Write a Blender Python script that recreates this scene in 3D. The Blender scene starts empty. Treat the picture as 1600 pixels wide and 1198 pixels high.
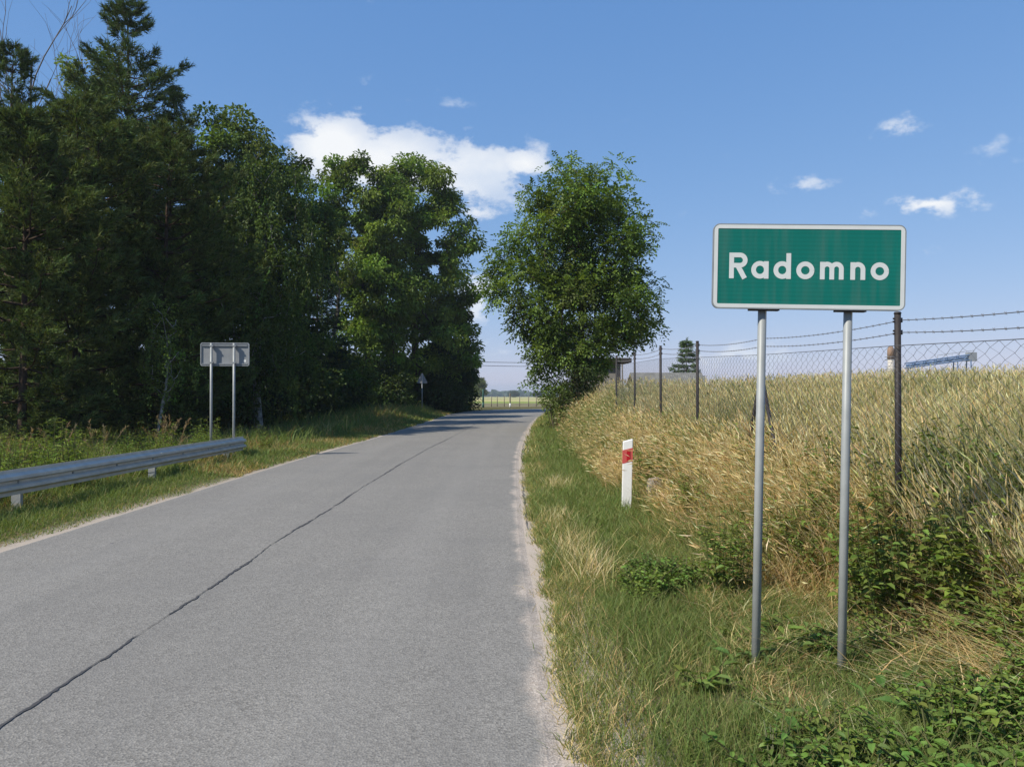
import bpy, math, random
import numpy as np

# ------------------------------------------------------------------ camera, sky, sun, exposure
SC = bpy.context.scene
COL = SC.collection
R = math.radians
cam_d = bpy.data.cameras.new('camera'); cam = bpy.data.objects.new('camera', cam_d); COL.objects.link(cam)
cam.location = (0, 0, 1.6); cam.rotation_euler = (R(90.6), 0, 0)
cam_d.sensor_width = 36; cam_d.lens = 28.04; cam_d.clip_start = 0.05; cam_d.clip_end = 8000
SC.camera = cam

SUN_ELEV, SUN_AZ = 44.0, 238.0            # compass azimuth from +Y towards +X: behind the camera, to its left
sx, sy = math.sin(R(SUN_AZ)), math.cos(R(SUN_AZ))
sun_d = bpy.data.lights.new('sun', 'SUN'); sun_d.energy = 4.6; sun_d.angle = R(0.53); sun_d.color = (1.0, 0.94, 0.83)
sun = bpy.data.objects.new('sun', sun_d); COL.objects.link(sun)
sun.rotation_euler = (R(90 - SUN_ELEV), 0, math.atan2(sx, -sy))
SKY_STRENGTH = 0.125
SC.view_settings.view_transform = 'Standard'; SC.view_settings.look = 'None'
SC.view_settings.exposure = 0.4; SC.view_settings.gamma = 1.0
SC.render.film_transparent = False
SC.cycles.max_bounces = 4; SC.cycles.diffuse_bounces = 2; SC.cycles.transmission_bounces = 2
SC.cycles.transparent_max_bounces = 6; SC.cycles.glossy_bounces = 2

def make_world():
    w = bpy.data.worlds.new('World'); SC.world = w; w.use_nodes = True
    nt = w.node_tree; N = nt.nodes; L = nt.links; N.clear()
    out = N.new('ShaderNodeOutputWorld'); bg = N.new('ShaderNodeBackground'); bg.inputs[1].default_value = SKY_STRENGTH
    L.new(bg.outputs[0], out.inputs[0])
    sky = N.new('ShaderNodeTexSky'); sky.sky_type = 'NISHITA'; sky.sun_disc = False
    sky.sun_elevation = R(SUN_ELEV); sky.sun_rotation = R(SUN_AZ)
    sky.air_density = 1.0; sky.dust_density = 0.15; sky.ozone_density = 3.0; sky.altitude = 300
    tc = N.new('ShaderNodeTexCoord'); sep = N.new('ShaderNodeSeparateXYZ'); L.new(tc.outputs['Generated'], sep.inputs[0])
    def M(op, a, b=None, c=None, clamp=False):
        n = N.new('ShaderNodeMath'); n.operation = op; n.use_clamp = clamp
        for i, v in enumerate((a, b, c)):
            if v is None: continue
            if isinstance(v, (int, float)): n.inputs[i].default_value = v
            else: L.new(v, n.inputs[i])
        return n.outputs[0]
    az = M('ARCTAN2', sep.outputs[0], sep.outputs[1]); el = M('ARCSINE', sep.outputs[2])
    # cumulus drifting in the sky: (azimuth, elevation, half-width, half-height) in degrees, then weight
    blobs = [(-8.6, 15.6, 7.0, 3.0, 1.15), (-3.0, 15.3, 5.6, 2.4, 1.15), (-12.6, 16.6, 3.8, 2.9, 1.15), (0.6, 15.9, 2.8, 1.5, 1.0), (-2.6, 12.7, 2.0, .9, .7),
             (-15.5, 9.0, 4.5, 1.6, .8), (-2.8, 6.5, 2.2, 2.8, .8), (-1.7, 3.6, 1.8, 1.3, .7), (27.8, 11.8, 4.8, .9, .9), (26.0, 16.6, 2.6, 1.0, .6),
             (20.0, 13.8, 2.6, .95, .54), (16.5, 2.6, 4.2, 1.5, .75), (-3.6, 19.8, 1.7, .5, .47), (-32.6, 24.2, 1.6, 1.2, .75),
             (31.5, 14.8, 3.0, .9, .42),
             (62, 13, 8, 2.4, .9), (-60, 15, 9, 2.6, .9), (110, 17, 9, 3.0, .9), (-105, 12, 10, 2.8, .9), (160, 14, 9, 2.6, .9), (-150, 18, 8, 2.6, .9)]
    nz = N.new('ShaderNodeTexNoise'); nz.noise_dimensions = '3D'; nz.inputs['Scale'].default_value = 21; nz.inputs['Detail'].default_value = 9
    nz.inputs['Roughness'].default_value = .6
    mp = N.new('ShaderNodeMapping'); mp.inputs['Scale'].default_value = (1, 1, 1.7); L.new(tc.outputs['Generated'], mp.inputs[0]); L.new(mp.outputs[0], nz.inputs[0])
    acc = None
    cmb = N.new('ShaderNodeCombineXYZ'); L.new(az, cmb.inputs[0]); L.new(el, cmb.inputs[1])
    for a, e, wa, we, k in blobs:
        mpb = N.new('ShaderNodeMapping'); wa *= 1.5; we *= 1.5
        mpb.inputs['Scale'].default_value = (1 / R(wa), 1 / R(we), 0); mpb.inputs['Location'].default_value = (-a / wa, -e / we, 0)
        gr = N.new('ShaderNodeTexGradient'); gr.gradient_type = 'SPHERICAL'; L.new(cmb.outputs[0], mpb.inputs[0]); L.new(mpb.outputs[0], gr.inputs[0])
        m = M('MULTIPLY', gr.outputs[1], 1.35 * k)
        acc = m if acc is None else M('MAXIMUM', acc, m)
    acc = M('SUBTRACT', acc, .22)
    acc = M('MAXIMUM', acc, -.6)
    dens = M('ADD', acc, M('MULTIPLY', M('SUBTRACT', nz.outputs[0], .5), 3.0))
    alpha = N.new('ShaderNodeMapRange'); alpha.interpolation_type = 'SMOOTHSTEP'
    alpha.inputs[1].default_value = .26; alpha.inputs[2].default_value = .80; L.new(dens, alpha.inputs[0])
    wk = M('MULTIPLY', alpha.outputs[0], M('ADD', M('MULTIPLY', M('MAXIMUM', acc, 0.0), .75), .28), clamp=True)
    nz2 = N.new('ShaderNodeTexNoise'); nz2.inputs['Scale'].default_value = 9; nz2.inputs['Detail'].default_value = 5
    mp2 = N.new('ShaderNodeMapping'); mp2.inputs['Location'].default_value = (.012, .01, -.035); L.new(mp.outputs[0], mp2.inputs[0]); L.new(mp2.outputs[0], nz2.inputs[0])
    ramp = N.new('ShaderNodeValToRGB'); ramp.color_ramp.elements[0].position = .36; ramp.color_ramp.elements[1].position = .56
    ramp.color_ramp.elements[0].color = (4.2, 4.7, 5.5, 1); ramp.color_ramp.elements[1].color = (5.6, 5.75, 5.95, 1)
    L.new(nz2.outputs[0], ramp.inputs[0])
    mix = N.new('ShaderNodeMix'); mix.data_type = 'RGBA'
    # summer haze whitens the clear-air sky: each channel is compressed the same way everywhere
    sp = N.new('ShaderNodeSeparateColor'); cb = N.new('ShaderNodeCombineColor'); L.new(sky.outputs[0], sp.inputs[0])
    for i, (k, pw) in enumerate(((.499, .775), (.488, .518), (.634, .331))):
        L.new(M('MULTIPLY', M('POWER', M('MULTIPLY', sp.outputs[i], SKY_STRENGTH), pw), k / SKY_STRENGTH), cb.inputs[i])
    L.new(wk, mix.inputs[0]); L.new(cb.outputs[0], mix.inputs[6]); L.new(ramp.outputs[0], mix.inputs[7])
    L.new(mix.outputs[2], bg.inputs[0])
make_world()

# ------------------------------------------------------------------ helpers
rng = np.random.default_rng(7)
F32 = np.float32

def tag(o, label=None, cat=None, group=None, kind=None):
    if label: o['label'] = label
    if cat: o['category'] = cat
    if group: o['group'] = group
    if kind: o['kind'] = kind
    return o

def np_mesh(name, V, Fs, mat=None, C=None, smooth=False, attrs=None):
    """Fs: list of int arrays (m,k)"""
    V = np.asarray(V, F32).reshape(-1, 3)
    me = bpy.data.meshes.new(name)
    if not isinstance(Fs, (list, tuple)): Fs = [Fs]
    Fs = [np.asarray(f, np.int32) for f in Fs if len(f)]
    me.vertices.add(len(V)); me.vertices.foreach_set('co', V.ravel())
    idx = np.concatenate([f.ravel() for f in Fs]); tot = np.concatenate([np.full(len(f), f.shape[1], np.int32) for f in Fs])
    st = np.concatenate([[0], np.cumsum(tot)[:-1]]).astype(np.int32)
    me.loops.add(len(idx)); me.loops.foreach_set('vertex_index', idx)
    me.polygons.add(len(tot)); me.polygons.foreach_set('loop_start', st); me.polygons.foreach_set('loop_total', tot)
    me.polygons.foreach_set('use_smooth', np.full(len(tot), bool(smooth)))
    if C is not None:
        a = me.color_attributes.new('tint', 'FLOAT_COLOR', 'POINT')
        c4 = np.ones((len(V), 4), F32); c4[:, :3] = C; a.data.foreach_set('color', c4.ravel())
    for k, v in (attrs or {}).items():
        a = me.attributes.new(k, 'FLOAT', 'POINT'); a.data.foreach_set('value', np.asarray(v, F32))
    me.update(calc_edges=True); me.validate()
    if mat: me.materials.append(mat)
    return me

def link(name, me, parent=None, loc=(0, 0, 0), rot=(0, 0, 0)):
    o = bpy.data.objects.new(name, me); COL.objects.link(o); o.location = loc; o.rotation_euler = rot
    if parent: o.parent = parent
    return o

def empty(name, loc=(0, 0, 0), rot=(0, 0, 0)):
    o = bpy.data.objects.new(name, None); COL.objects.link(o); o.location = loc; o.rotation_euler = rot; o.empty_display_size = .1
    return o

class Soup:
    """collects vertices, triangles / quads and vertex colours"""
    def __init__(s): s.V = []; s.F = {3: [], 4: []}; s.C = []; s.n = 0
    def add(s, V, F, C=None):
        V = np.asarray(V, F32).reshape(-1, 3); F = np.asarray(F, np.int64)
        s.V.append(V); s.F[F.shape[1]].append(F + s.n)
        if C is not None: s.C.append(np.broadcast_to(np.asarray(C, F32), (len(V), 3)))
        s.n += len(V)
    def addn(s, V, Fs, C=None):
        V = np.asarray(V, F32).reshape(-1, 3); s.V.append(V)
        for F in Fs:
            F = np.asarray(F, np.int64); s.F[F.shape[1]].append(F + s.n)
        if C is not None: s.C.append(np.broadcast_to(np.asarray(C, F32), (len(V), 3)))
        s.n += len(V)
    def mesh(s, name, mat, smooth=False):
        Fs = [np.concatenate(v) for v in s.F.values() if v]
        return np_mesh(name, np.concatenate(s.V), Fs, mat, np.concatenate(s.C) if s.C else None, smooth)

def unit(v): return v / np.maximum(np.linalg.norm(v, axis=-1, keepdims=True), 1e-9)

def tube_np(path, rad, sides=6, cap=True):
    P = np.asarray(path, float); n = len(P); rad = np.broadcast_to(np.asarray(rad, float), (n,))
    T = np.gradient(P, axis=0) if n > 1 else np.array([[0, 0, 1.]]); T = unit(T)
    ref = np.eye(3)[np.argmin(np.abs(T).max(0))]
    A = unit(np.cross(T, ref)); B = np.cross(T, A)
    th = np.linspace(0, 2 * np.pi, sides, endpoint=False)
    V = P[:, None] + rad[:, None, None] * (np.cos(th)[None, :, None] * A[:, None] + np.sin(th)[None, :, None] * B[:, None])
    i = np.arange(n - 1)[:, None] * sides; j = np.arange(sides)[None]; j2 = (j + 1) % sides
    Fq = np.stack([i + j, i + j2, i + sides + j2, i + sides + j], -1).reshape(-1, 4)
    V = V.reshape(-1, 3); Fs = [Fq]
    if cap:
        V = np.vstack([V, P[:1], P[-1:]]); a, b = len(V) - 2, len(V) - 1; k = np.arange(sides); k2 = (k + 1) % sides; o = (n - 1) * sides
        Fs.append(np.vstack([np.stack([k2, k, np.full(sides, a)], -1), np.stack([o + k, o + k2, np.full(sides, b)], -1)]))
    return V, Fs

def box_np(x0, x1, y0, y1, z0, z1):
    V = np.array([(x, y, z) for z in (z0, z1) for y in (y0, y1) for x in (x0, x1)], float)
    return V, [np.array([(0, 2, 3, 1), (4, 5, 7, 6), (0, 1, 5, 4), (2, 6, 7, 3), (0, 4, 6, 2), (1, 3, 7, 5)])]

def part(name, geo, mat, parent, smooth=False, loc=(0, 0, 0), rot=(0, 0, 0), bevel=0):
    s = Soup()
    for V, Fs in (geo if isinstance(geo, list) else [geo]): s.addn(V, Fs)
    o = link(name, s.mesh(name, mat, smooth), parent, loc, rot)
    if bevel:
        m = o.modifiers.new('edge', 'BEVEL'); m.width = bevel; m.segments = 2; m.limit_method = 'ANGLE'
    return o

def S(a, b, x):
    t = np.clip((np.asarray(x, float) - a) / (b - a), 0, 1); return t * t * (3 - 2 * t)

_perm = np.random.default_rng(3).random((256, 256))
def vnoise(x, y, sc):
    x = np.asarray(x, float) * sc + 100; y = np.asarray(y, float) * sc + 100
    xi = np.floor(x).astype(int); yi = np.floor(y).astype(int); fx = x - xi; fy = y - yi
    fx = fx * fx * (3 - 2 * fx); fy = fy * fy * (3 - 2 * fy); g = lambda a, b: _perm[a % 256, b % 256]
    return (g(xi, yi) * (1 - fx) + g(xi + 1, yi) * fx) * (1 - fy) + (g(xi, yi + 1) * (1 - fx) + g(xi + 1, yi + 1) * fx) * fy

# ------------------------------------------------------------------ materials
def new_mat(name):
    m = bpy.data.materials.new(name); m.use_nodes = True; nt = m.node_tree; nt.nodes.clear()
    out = nt.nodes.new('ShaderNodeOutputMaterial')
    return m, nt, out

def simple(name, col, rough=.6, metal=0, spec=.4, noise=0, nscale=30, bump=0, bscale=80, col2=None):
    m, nt, out = new_mat(name); N, L = nt.nodes, nt.links
    b = N.new('ShaderNodeBsdfPrincipled'); L.new(b.outputs[0], out.inputs[0])
    b.inputs['Base Color'].default_value = (*col, 1); b.inputs['Roughness'].default_value = rough; b.inputs['Metallic'].default_value = metal
    b.inputs['Specular IOR Level'].default_value = spec
    tc = N.new('ShaderNodeTexCoord')
    if noise:
        nz = N.new('ShaderNodeTexNoise'); nz.inputs['Scale'].default_value = nscale; nz.inputs['Detail'].default_value = 6; L.new(tc.outputs['Object'], nz.inputs[0])
        rp = N.new('ShaderNodeValToRGB'); rp.color_ramp.elements[0].position = .3; rp.color_ramp.elements[1].position = .72
        c2 = col2 or tuple(c * (1 - noise) for c in col)
        rp.color_ramp.elements[0].color = (*c2, 1); rp.color_ramp.elements[1].color = (*col, 1)
        L.new(nz.outputs[0], rp.inputs[0]); L.new(rp.outputs[0], b.inputs['Base Color'])
    if bump:
        nb = N.new('ShaderNodeTexNoise'); nb.inputs['Scale'].default_value = bscale; nb.inputs['Detail'].default_value = 4; L.new(tc.outputs['Object'], nb.inputs[0])
        bp = N.new('ShaderNodeBump'); bp.inputs['Strength'].default_value = bump; bp.inputs['Distance'].default_value = .01
        L.new(nb.outputs[0], bp.inputs['Height']); L.new(bp.outputs[0], b.inputs['Normal'])
    return m

def foliage_mat(name, trans=.35, gloss=.06, rough=.45):
    m, nt, out = new_mat(name); N, L = nt.nodes, nt.links
    at = N.new('ShaderNodeAttribute'); at.attribute_name = 'tint'
    d = N.new('ShaderNodeBsdfDiffuse'); t = N.new('ShaderNodeBsdfTranslucent'); g = N.new('ShaderNodeBsdfGlossy'); g.inputs['Roughness'].default_value = rough
    L.new(at.outputs['Color'], d.inputs[0])
    hs = N.new('ShaderNodeMix'); hs.data_type = 'RGBA'; hs.blend_type = 'MULTIPLY'; hs.inputs[0].default_value = 1
    hs.inputs[7].default_value = (1.35, 1.3, .55, 1); L.new(at.outputs['Color'], hs.inputs[6]); L.new(hs.outputs[2], t.inputs[0])
    a = N.new('ShaderNodeMixShader'); a.inputs[0].default_value = trans; L.new(d.outputs[0], a.inputs[1]); L.new(t.outputs[0], a.inputs[2])
    b = N.new('ShaderNodeMixShader'); b.inputs[0].default_value = gloss; L.new(a.outputs[0], b.inputs[1]); L.new(g.outputs[0], b.inputs[2])
    g.inputs[0].default_value = (.6, .65, .6, 1)
    L.new(b.outputs[0], out.inputs[0]); return m

M_LEAF = foliage_mat('leaf', .36, .018, .5)
M_NEEDLE = foliage_mat('needle', .2, .012, .5)
M_GRASS = foliage_mat('grass_blade', .34, .015, .5)
M_BARK = simple('bark', (.11, .085, .065), .9, noise=.55, nscale=9, bump=.6, bscale=25, spec=.1)
M_PINEBARK = simple('pine_bark', (.095, .065, .048), .9, noise=.6, nscale=8, bump=.6, bscale=22, spec=.1)
M_BIRCHBARK = simple('birch_bark', (.45, .43, .39), .8, noise=.8, nscale=7, bump=.3, spec=.1, col2=(.06, .055, .05))
M_DEADBARK = simple('dead_wood', (.16, .14, .12), .9, noise=.4, nscale=12, spec=.1)
M_GALV = simple('galvanised_steel', (.32, .335, .34), .5, .3, .5, noise=.22, nscale=14, bump=.04)
M_GALV2 = simple('galvanised_panel', (.26, .27, .275), .6, .1, .3, noise=.15, nscale=6)
M_POLE = simple('painted_pole', (.29, .305, .30), .5, .1, .4, noise=.18, nscale=9)
M_RAIL = simple('zinc_rail', (.62, .56, .48), .6, .0, .25, noise=.25, nscale=5, bump=.03)
M_DARKSTEEL = simple('dark_painted_steel', (.022, .02, .022), .6, .1, .3, noise=.4, nscale=40, col2=(.04, .032, .028))
M_WIRE = simple('fence_wire', (.16, .16, .165), .55, .5, .4)
M_SIGNGREEN = simple('sign_green', (.0, .142, .108), .42, 0, .35, noise=.14, nscale=3, bump=.02, bscale=200)
def weather_sign(m):
    nt = m.node_tree; N, L = nt.nodes, nt.links; b = [n for n in N if n.type == 'BSDF_PRINCIPLED'][0]; src = b.inputs['Base Color'].links[0].from_socket
    tc = N.new('ShaderNodeTexCoord'); mp = N.new('ShaderNodeMapping'); mp.inputs['Scale'].default_value = (9, 1, .9); L.new(tc.outputs['Object'], mp.inputs[0])
    nz = N.new('ShaderNodeTexNoise'); nz.inputs['Scale'].default_value = 2.2; nz.inputs['Detail'].default_value = 6; L.new(mp.outputs[0], nz.inputs[0])
    wv = N.new('ShaderNodeTexWave'); wv.bands_direction = 'Z'; wv.inputs['Scale'].default_value = 13; wv.inputs['Distortion'].default_value = .4; L.new(tc.outputs['Object'], wv.inputs[0])
    r1 = N.new('ShaderNodeMapRange'); r1.inputs[1].default_value = .45; r1.inputs[2].default_value = .75; r1.inputs[3].default_value = 0; r1.inputs[4].default_value = .16; L.new(nz.outputs[0], r1.inputs[0])
    m1 = N.new('ShaderNodeMix'); m1.data_type = 'RGBA'; L.new(r1.outputs[0], m1.inputs[0]); L.new(src, m1.inputs[6]); m1.inputs[7].default_value = (.16, .17, .14, 1)
    r2 = N.new('ShaderNodeMapRange'); r2.inputs[3].default_value = .93; r2.inputs[4].default_value = 1.06; L.new(wv.outputs['Fac'], r2.inputs[0])
    m2 = N.new('ShaderNodeVectorMath'); m2.operation = 'SCALE'; L.new(m1.outputs[2], m2.inputs[0]); L.new(r2.outputs[0], m2.inputs['Scale'])
    L.new(m2.outputs[0], b.inputs['Base Color'])
weather_sign(M_SIGNGREEN)
M_SIGNWHITE = simple('sign_white', (.60, .62, .60), .45, 0, .35, noise=.08, nscale=9)
M_POSTWHITE = simple('post_white', (.74, .73, .69), .5, 0, .35, noise=.08, nscale=6)
M_RED = simple('band_red', (.50, .085, .075), .5, 0, .3, noise=.06, nscale=6)
M_REFL = simple('reflector_red', (.38, .008, .016), .2, 0, .6)
M_STONE = simple('stone', (.34, .29, .25), .9, noise=.4, nscale=12, bump=.5, bscale=30)
M_TAR = simple('tar', (.092, .087, .083), .6, noise=.4, nscale=30, spec=.3)
M_WOOD = simple('weathered_wood', (.21, .18, .14), .85, noise=.4, nscale=14, bump=.3)
M_CONCRETE = simple('concrete', (.42, .38, .32), .9, noise=.3, nscale=9)
M_GREENPOST = simple('green_post', (.02, .075, .055), .5)
M_DARKROOF = simple('dark_roof', (.05, .045, .045), .8, noise=.3)
M_SHEDWALL = simple('shed_wall', (.27, .255, .235), .85, noise=.3, nscale=5)
M_GREYROOF = simple('fibre_cement_roof', (.22, .215, .19), .9, noise=.4, nscale=3)
M_BLUE = simple('blue_paint', (.10, .17, .30), .5, noise=.2)
M_RUST = simple('brown_paint', (.30, .19, .12), .7, noise=.4)
M_CREAM = simple('cream_paint', (.52, .48, .42), .7, noise=.2)

def road_mat():
    m, nt, out = new_mat('asphalt'); N, L = nt.nodes, nt.links
    b = N.new('ShaderNodeBsdfPrincipled'); L.new(b.outputs[0], out.inputs[0]); b.inputs['Roughness'].default_value = .88; b.inputs['Specular IOR Level'].default_value = .25
    tc = N.new('ShaderNodeTexCoord')
    def noise(sc, det=4, rough=.6):
        n = N.new('ShaderNodeTexNoise'); n.inputs['Scale'].default_value = sc; n.inputs['Detail'].default_value = det; n.inputs['Roughness'].default_value = rough
        L.new(tc.outputs['Object'], n.inputs[0]); return n.outputs[0]
    def mr(v, a, b_, c, d, smooth=False):
        n = N.new('ShaderNodeMapRange'); n.inputs[1].default_value = a; n.inputs[2].default_value = b_; n.inputs[3].default_value = c; n.inputs[4].default_value = d
        if smooth: n.interpolation_type = 'SMOOTHSTEP'
        L.new(v, n.inputs[0]); return n.outputs[0]
    def M(op, a, b_, clamp=False):
        n = N.new('ShaderNodeMath'); n.operation = op; n.use_clamp = clamp
        for i, v in enumerate((a, b_)):
            if isinstance(v, (int, float)): n.inputs[i].default_value = v
            else: L.new(v, n.inputs[i])
        return n.outputs[0]
    def mixc(f, a, b_, blend='MIX'):
        n = N.new('ShaderNodeMix'); n.data_type = 'RGBA'; n.blend_type = blend
        for i, v in ((0, f), (6, a), (7, b_)):
            if isinstance(v, (int, float)): n.inputs[i].default_value = v
            elif isinstance(v, tuple): n.inputs[i].default_value = (*v, 1)
            else: L.new(v, n.inputs[i])
        return n.outputs[2]
    vor = N.new('ShaderNodeTexVoronoi'); vor.inputs['Scale'].default_value = 85; L.new(tc.outputs['Object'], vor.inputs[0])   # the chippings
    vc = N.new('ShaderNodeSeparateColor'); L.new(vor.outputs['Color'], vc.inputs[0])
    grain = M('ADD', M('MULTIPLY', vc.outputs[0], .62), M('MULTIPLY', noise(160, 2), .38))
    base = mixc(mr(grain, .15, .85, 0, 1), (.132, .124, .110), (.285, .268, .238))
    base = mixc(M('MULTIPLY', mr(noise(.55, 5), .35, .7, 0, 1, True), .36), base, (.158, .150, .138))
    base = mixc(M('MULTIPLY', mr(noise(4.5, 4), .4, .75, 0, 1, True), .16), base, (.275, .262, .238))
    # tyre-polished tracks run a touch paler, along the road
    ac = N.new('ShaderNodeAttribute'); ac.attribute_name = 'across'
    tr = M('ABSOLUTE', M('SUBTRACT', M('ABSOLUTE', M('SUBTRACT', ac.outputs['Fac'], .5), 0.0), .27), 0.0)
    base = mixc(M('MULTIPLY', mr(tr, .0, .09, 1, 0, True), .13), base, (.30, .285, .26))
    mpg = N.new('ShaderNodeMapping'); mpg.inputs['Scale'].default_value = (2.6, .10, 1); L.new(tc.outputs['Object'], mpg.inputs[0])   # traffic streaks
    stn = N.new('ShaderNodeTexNoise'); stn.inputs['Scale'].default_value = 1; stn.inputs['Detail'].default_value = 5; L.new(mpg.outputs[0], stn.inputs[0])
    base = mixc(M('MULTIPLY', mr(stn.outputs[0], .45, .72, 0, 1, True), .28), base, (.155, .148, .136))
    # sparse dark tar spots
    v2 = N.new('ShaderNodeTexVoronoi'); v2.inputs['Scale'].default_value = 1.7; L.new(tc.outputs['Object'], v2.inputs[0])
    sc_ = N.new('ShaderNodeSeparateColor'); L.new(v2.outputs['Color'], sc_.inputs[0])
    spot = M('MULTIPLY', mr(M('ADD', v2.outputs['Distance'], M('MULTIPLY', noise(30), .05)), .055, .075, 1, 0), mr(sc_.outputs[0], .80, .82, 0, .7))
    base = mixc(spot, base, (.06, .06, .065))
    # sand and fine gravel swept to the edges
    er = N.new('ShaderNodeAttribute'); er.attribute_name = 'edge_right'; el = N.new('ShaderNodeAttribute'); el.attribute_name = 'edge_left'
    wob = M('ADD', M('MULTIPLY', M('SUBTRACT', noise(1.3, 4), .5), .42), M('MULTIPLY', M('SUBTRACT', noise(22, 4, .7), .5), .10))
    fr = mr(M('ADD', er.outputs['Fac'], wob), .18, .31, 1, 0, True); fl = mr(M('ADD', el.outputs['Fac'], wob), -.1, .04, 1, 0, True)
    sandc = mixc(mr(M('ADD', M('MULTIPLY', vc.outputs[1], .5), M('MULTIPLY', noise(55, 4, .7), .5)), .25, .75, 0, 1), (.30, .25, .205), (.50, .43, .36))
    base = mixc(M('MAXIMUM', fr, fl), base, sandc)
    L.new(base, b.inputs['Base Color'])
    bp = N.new('ShaderNodeBump'); bp.inputs['Strength'].default_value = .55; bp.inputs['Distance'].default_value = .006
    L.new(M('ADD', vor.outputs['Distance'], M('MULTIPLY', noise(140, 3), .6)), bp.inputs['Height']); L.new(bp.outputs[0], b.inputs['Normal'])
    return m

def ground_mat():
    m, nt, out = new_mat('soil_and_fields'); N, L = nt.nodes, nt.links
    b = N.new('ShaderNodeBsdfDiffuse'); L.new(b.outputs[0], out.inputs[0])
    tc = N.new('ShaderNodeTexCoord'); sep = N.new('ShaderNodeSeparateXYZ'); L.new(tc.outputs['Object'], sep.inputs[0])
    def noise(sc, det=5):
        n = N.new('ShaderNodeTexNoise'); n.inputs['Scale'].default_value = sc; n.inputs['Detail'].default_value = det; L.new(tc.outputs['Object'], n.inputs[0]); return n.outputs[0]
    def mr(v, a, b_, c=0, d=1):
        n = N.new('ShaderNodeMapRange'); n.interpolation_type = 'SMOOTHSTEP'
        for i, q in ((1, a), (2, b_), (3, c), (4, d)): n.inputs[i].default_value = q
        L.new(v, n.inputs[0]); return n.outputs[0]
    def mixc(f, a, b_):
        n = N.new('ShaderNodeMix'); n.data_type = 'RGBA'
        for i, v in ((0, f), (6, a), (7, b_)):
            if isinstance(v, tuple): n.inputs[i].default_value = (*v, 1)
            else: L.new(v, n.inputs[i])
        return n.outputs[2]
    near = mixc(mr(noise(2.2), .38, .62), (.085, .075, .038), (.16, .125, .07))
    near = mixc(mr(noise(9), .42, .62), near, (.06, .075, .025))
    at = N.new('ShaderNodeAttribute'); at.attribute_name = 'straw'
    at2 = N.new('ShaderNodeAttribute'); at2.attribute_name = 'sandy'
    near = mixc(at2.outputs['Fac'], near, mixc(mr(noise(130), .3, .7), (.30, .25, .205), (.50, .43, .36)))
    near = mixc(at.outputs['Fac'], near, mixc(mr(noise(6), .35, .65), (.20, .15, .075), (.30, .235, .12)))
    stub = mixc(mr(noise(.5), .35, .65), (.15, .135, .085), (.21, .19, .12))
    fld = mixc(mr(noise(.012, 2), .42, .56), (.46, .40, .16), (.22, .27, .08))
    far = mixc(mr(noise(.004, 2), .45, .55), fld, (.40, .36, .19))
    c = mixc(mr(sep.outputs[1], 80, 88), near, stub); c = mixc(mr(sep.outputs[1], 118, 128), c, far)
    L.new(c, b.inputs[0]); return m

# ------------------------------------------------------------------ terrain and road
PAIRS = [((-5.25, -9), (.42, -9)), ((-5.25, 3), (.38, 3)), ((-5.25, 10), (.29, 10)), ((-5.15, 20), (.34, 20)), ((-4.8, 30), (.68, 30)), ((-4.62, 42), (1.22, 41)),
         ((-4.55, 52), (1.8, 50)), ((-4.4, 60), (2.5, 56.5)), ((-3.5, 67), (3.6, 61.5)), ((-1.0, 72.5), (5.6, 65)), ((4, 76), (9, 67.4)), ((12, 78), (15, 69)),
         ((35, 80.5), (35, 72.5)), ((95, 84), (95, 76.5))]
def catmull(P, n):
    P = np.asarray(P, float); P = np.vstack([2 * P[0] - P[1], P, 2 * P[-1] - P[-2]]); out = []
    for i in range(1, len(P) - 2):
        t = np.linspace(0, 1, n, endpoint=False)[:, None]; a, b, c, d = P[i - 1], P[i], P[i + 1], P[i + 2]
        out.append(.5 * (2 * b + (c - a) * t + (2 * a - 5 * b + 4 * c - d) * t ** 2 + (3 * b - a - 3 * c + d) * t ** 3))
    return np.vstack(out + [P[-2:-1]])
EL = catmull([p[0] for p in PAIRS], 14); ER = catmull([p[1] for p in PAIRS], 14)
_kl = EL[:, 1] < 60; _kr = ER[:, 1] < 57
def xl(y): return np.interp(y, EL[_kl, 1], EL[_kl, 0])
def xr(y): return np.interp(y, ER[_kr, 1], ER[_kr, 0])

def height(x, y):
    x = np.asarray(x, float); y = np.asarray(y, float)
    fr = 1 - S(54, 62, y); back = S(-14, -6, y)
    r = xr(y)
    b0 = r + .75 + 1.15 * (1 - S(5, 9.5, y)); z = .45 * S(b0, np.maximum(3.1, b0 + 1.5), x)
    z = z + .045 * np.clip(x - 3, 0, 15) + .02 * np.clip(y - 5, 0, 27) * S(1.9, 4, x)
    z = z * fr * back
    l = xl(y)
    z = z - .28 * S(l - 1.9, l - 3.4, x) * (1 - S(l - 6, l - 10, x)) * (1 - S(30, 42, y))
    z = z + .30 * S(l - .7, l - 2.4, x) * S(36, 50, y) * (1 - S(58, 66, y))
    z = z + .05 * (vnoise(x, y, .9) - .5) * (S(r + .5, r + 1.3, x) + S(l - .5, l - 1.3, x))* (1 - S(50, 56, y))
    z = z - .0055 * np.clip(y - 92, 0, 3000)
    return z

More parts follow.
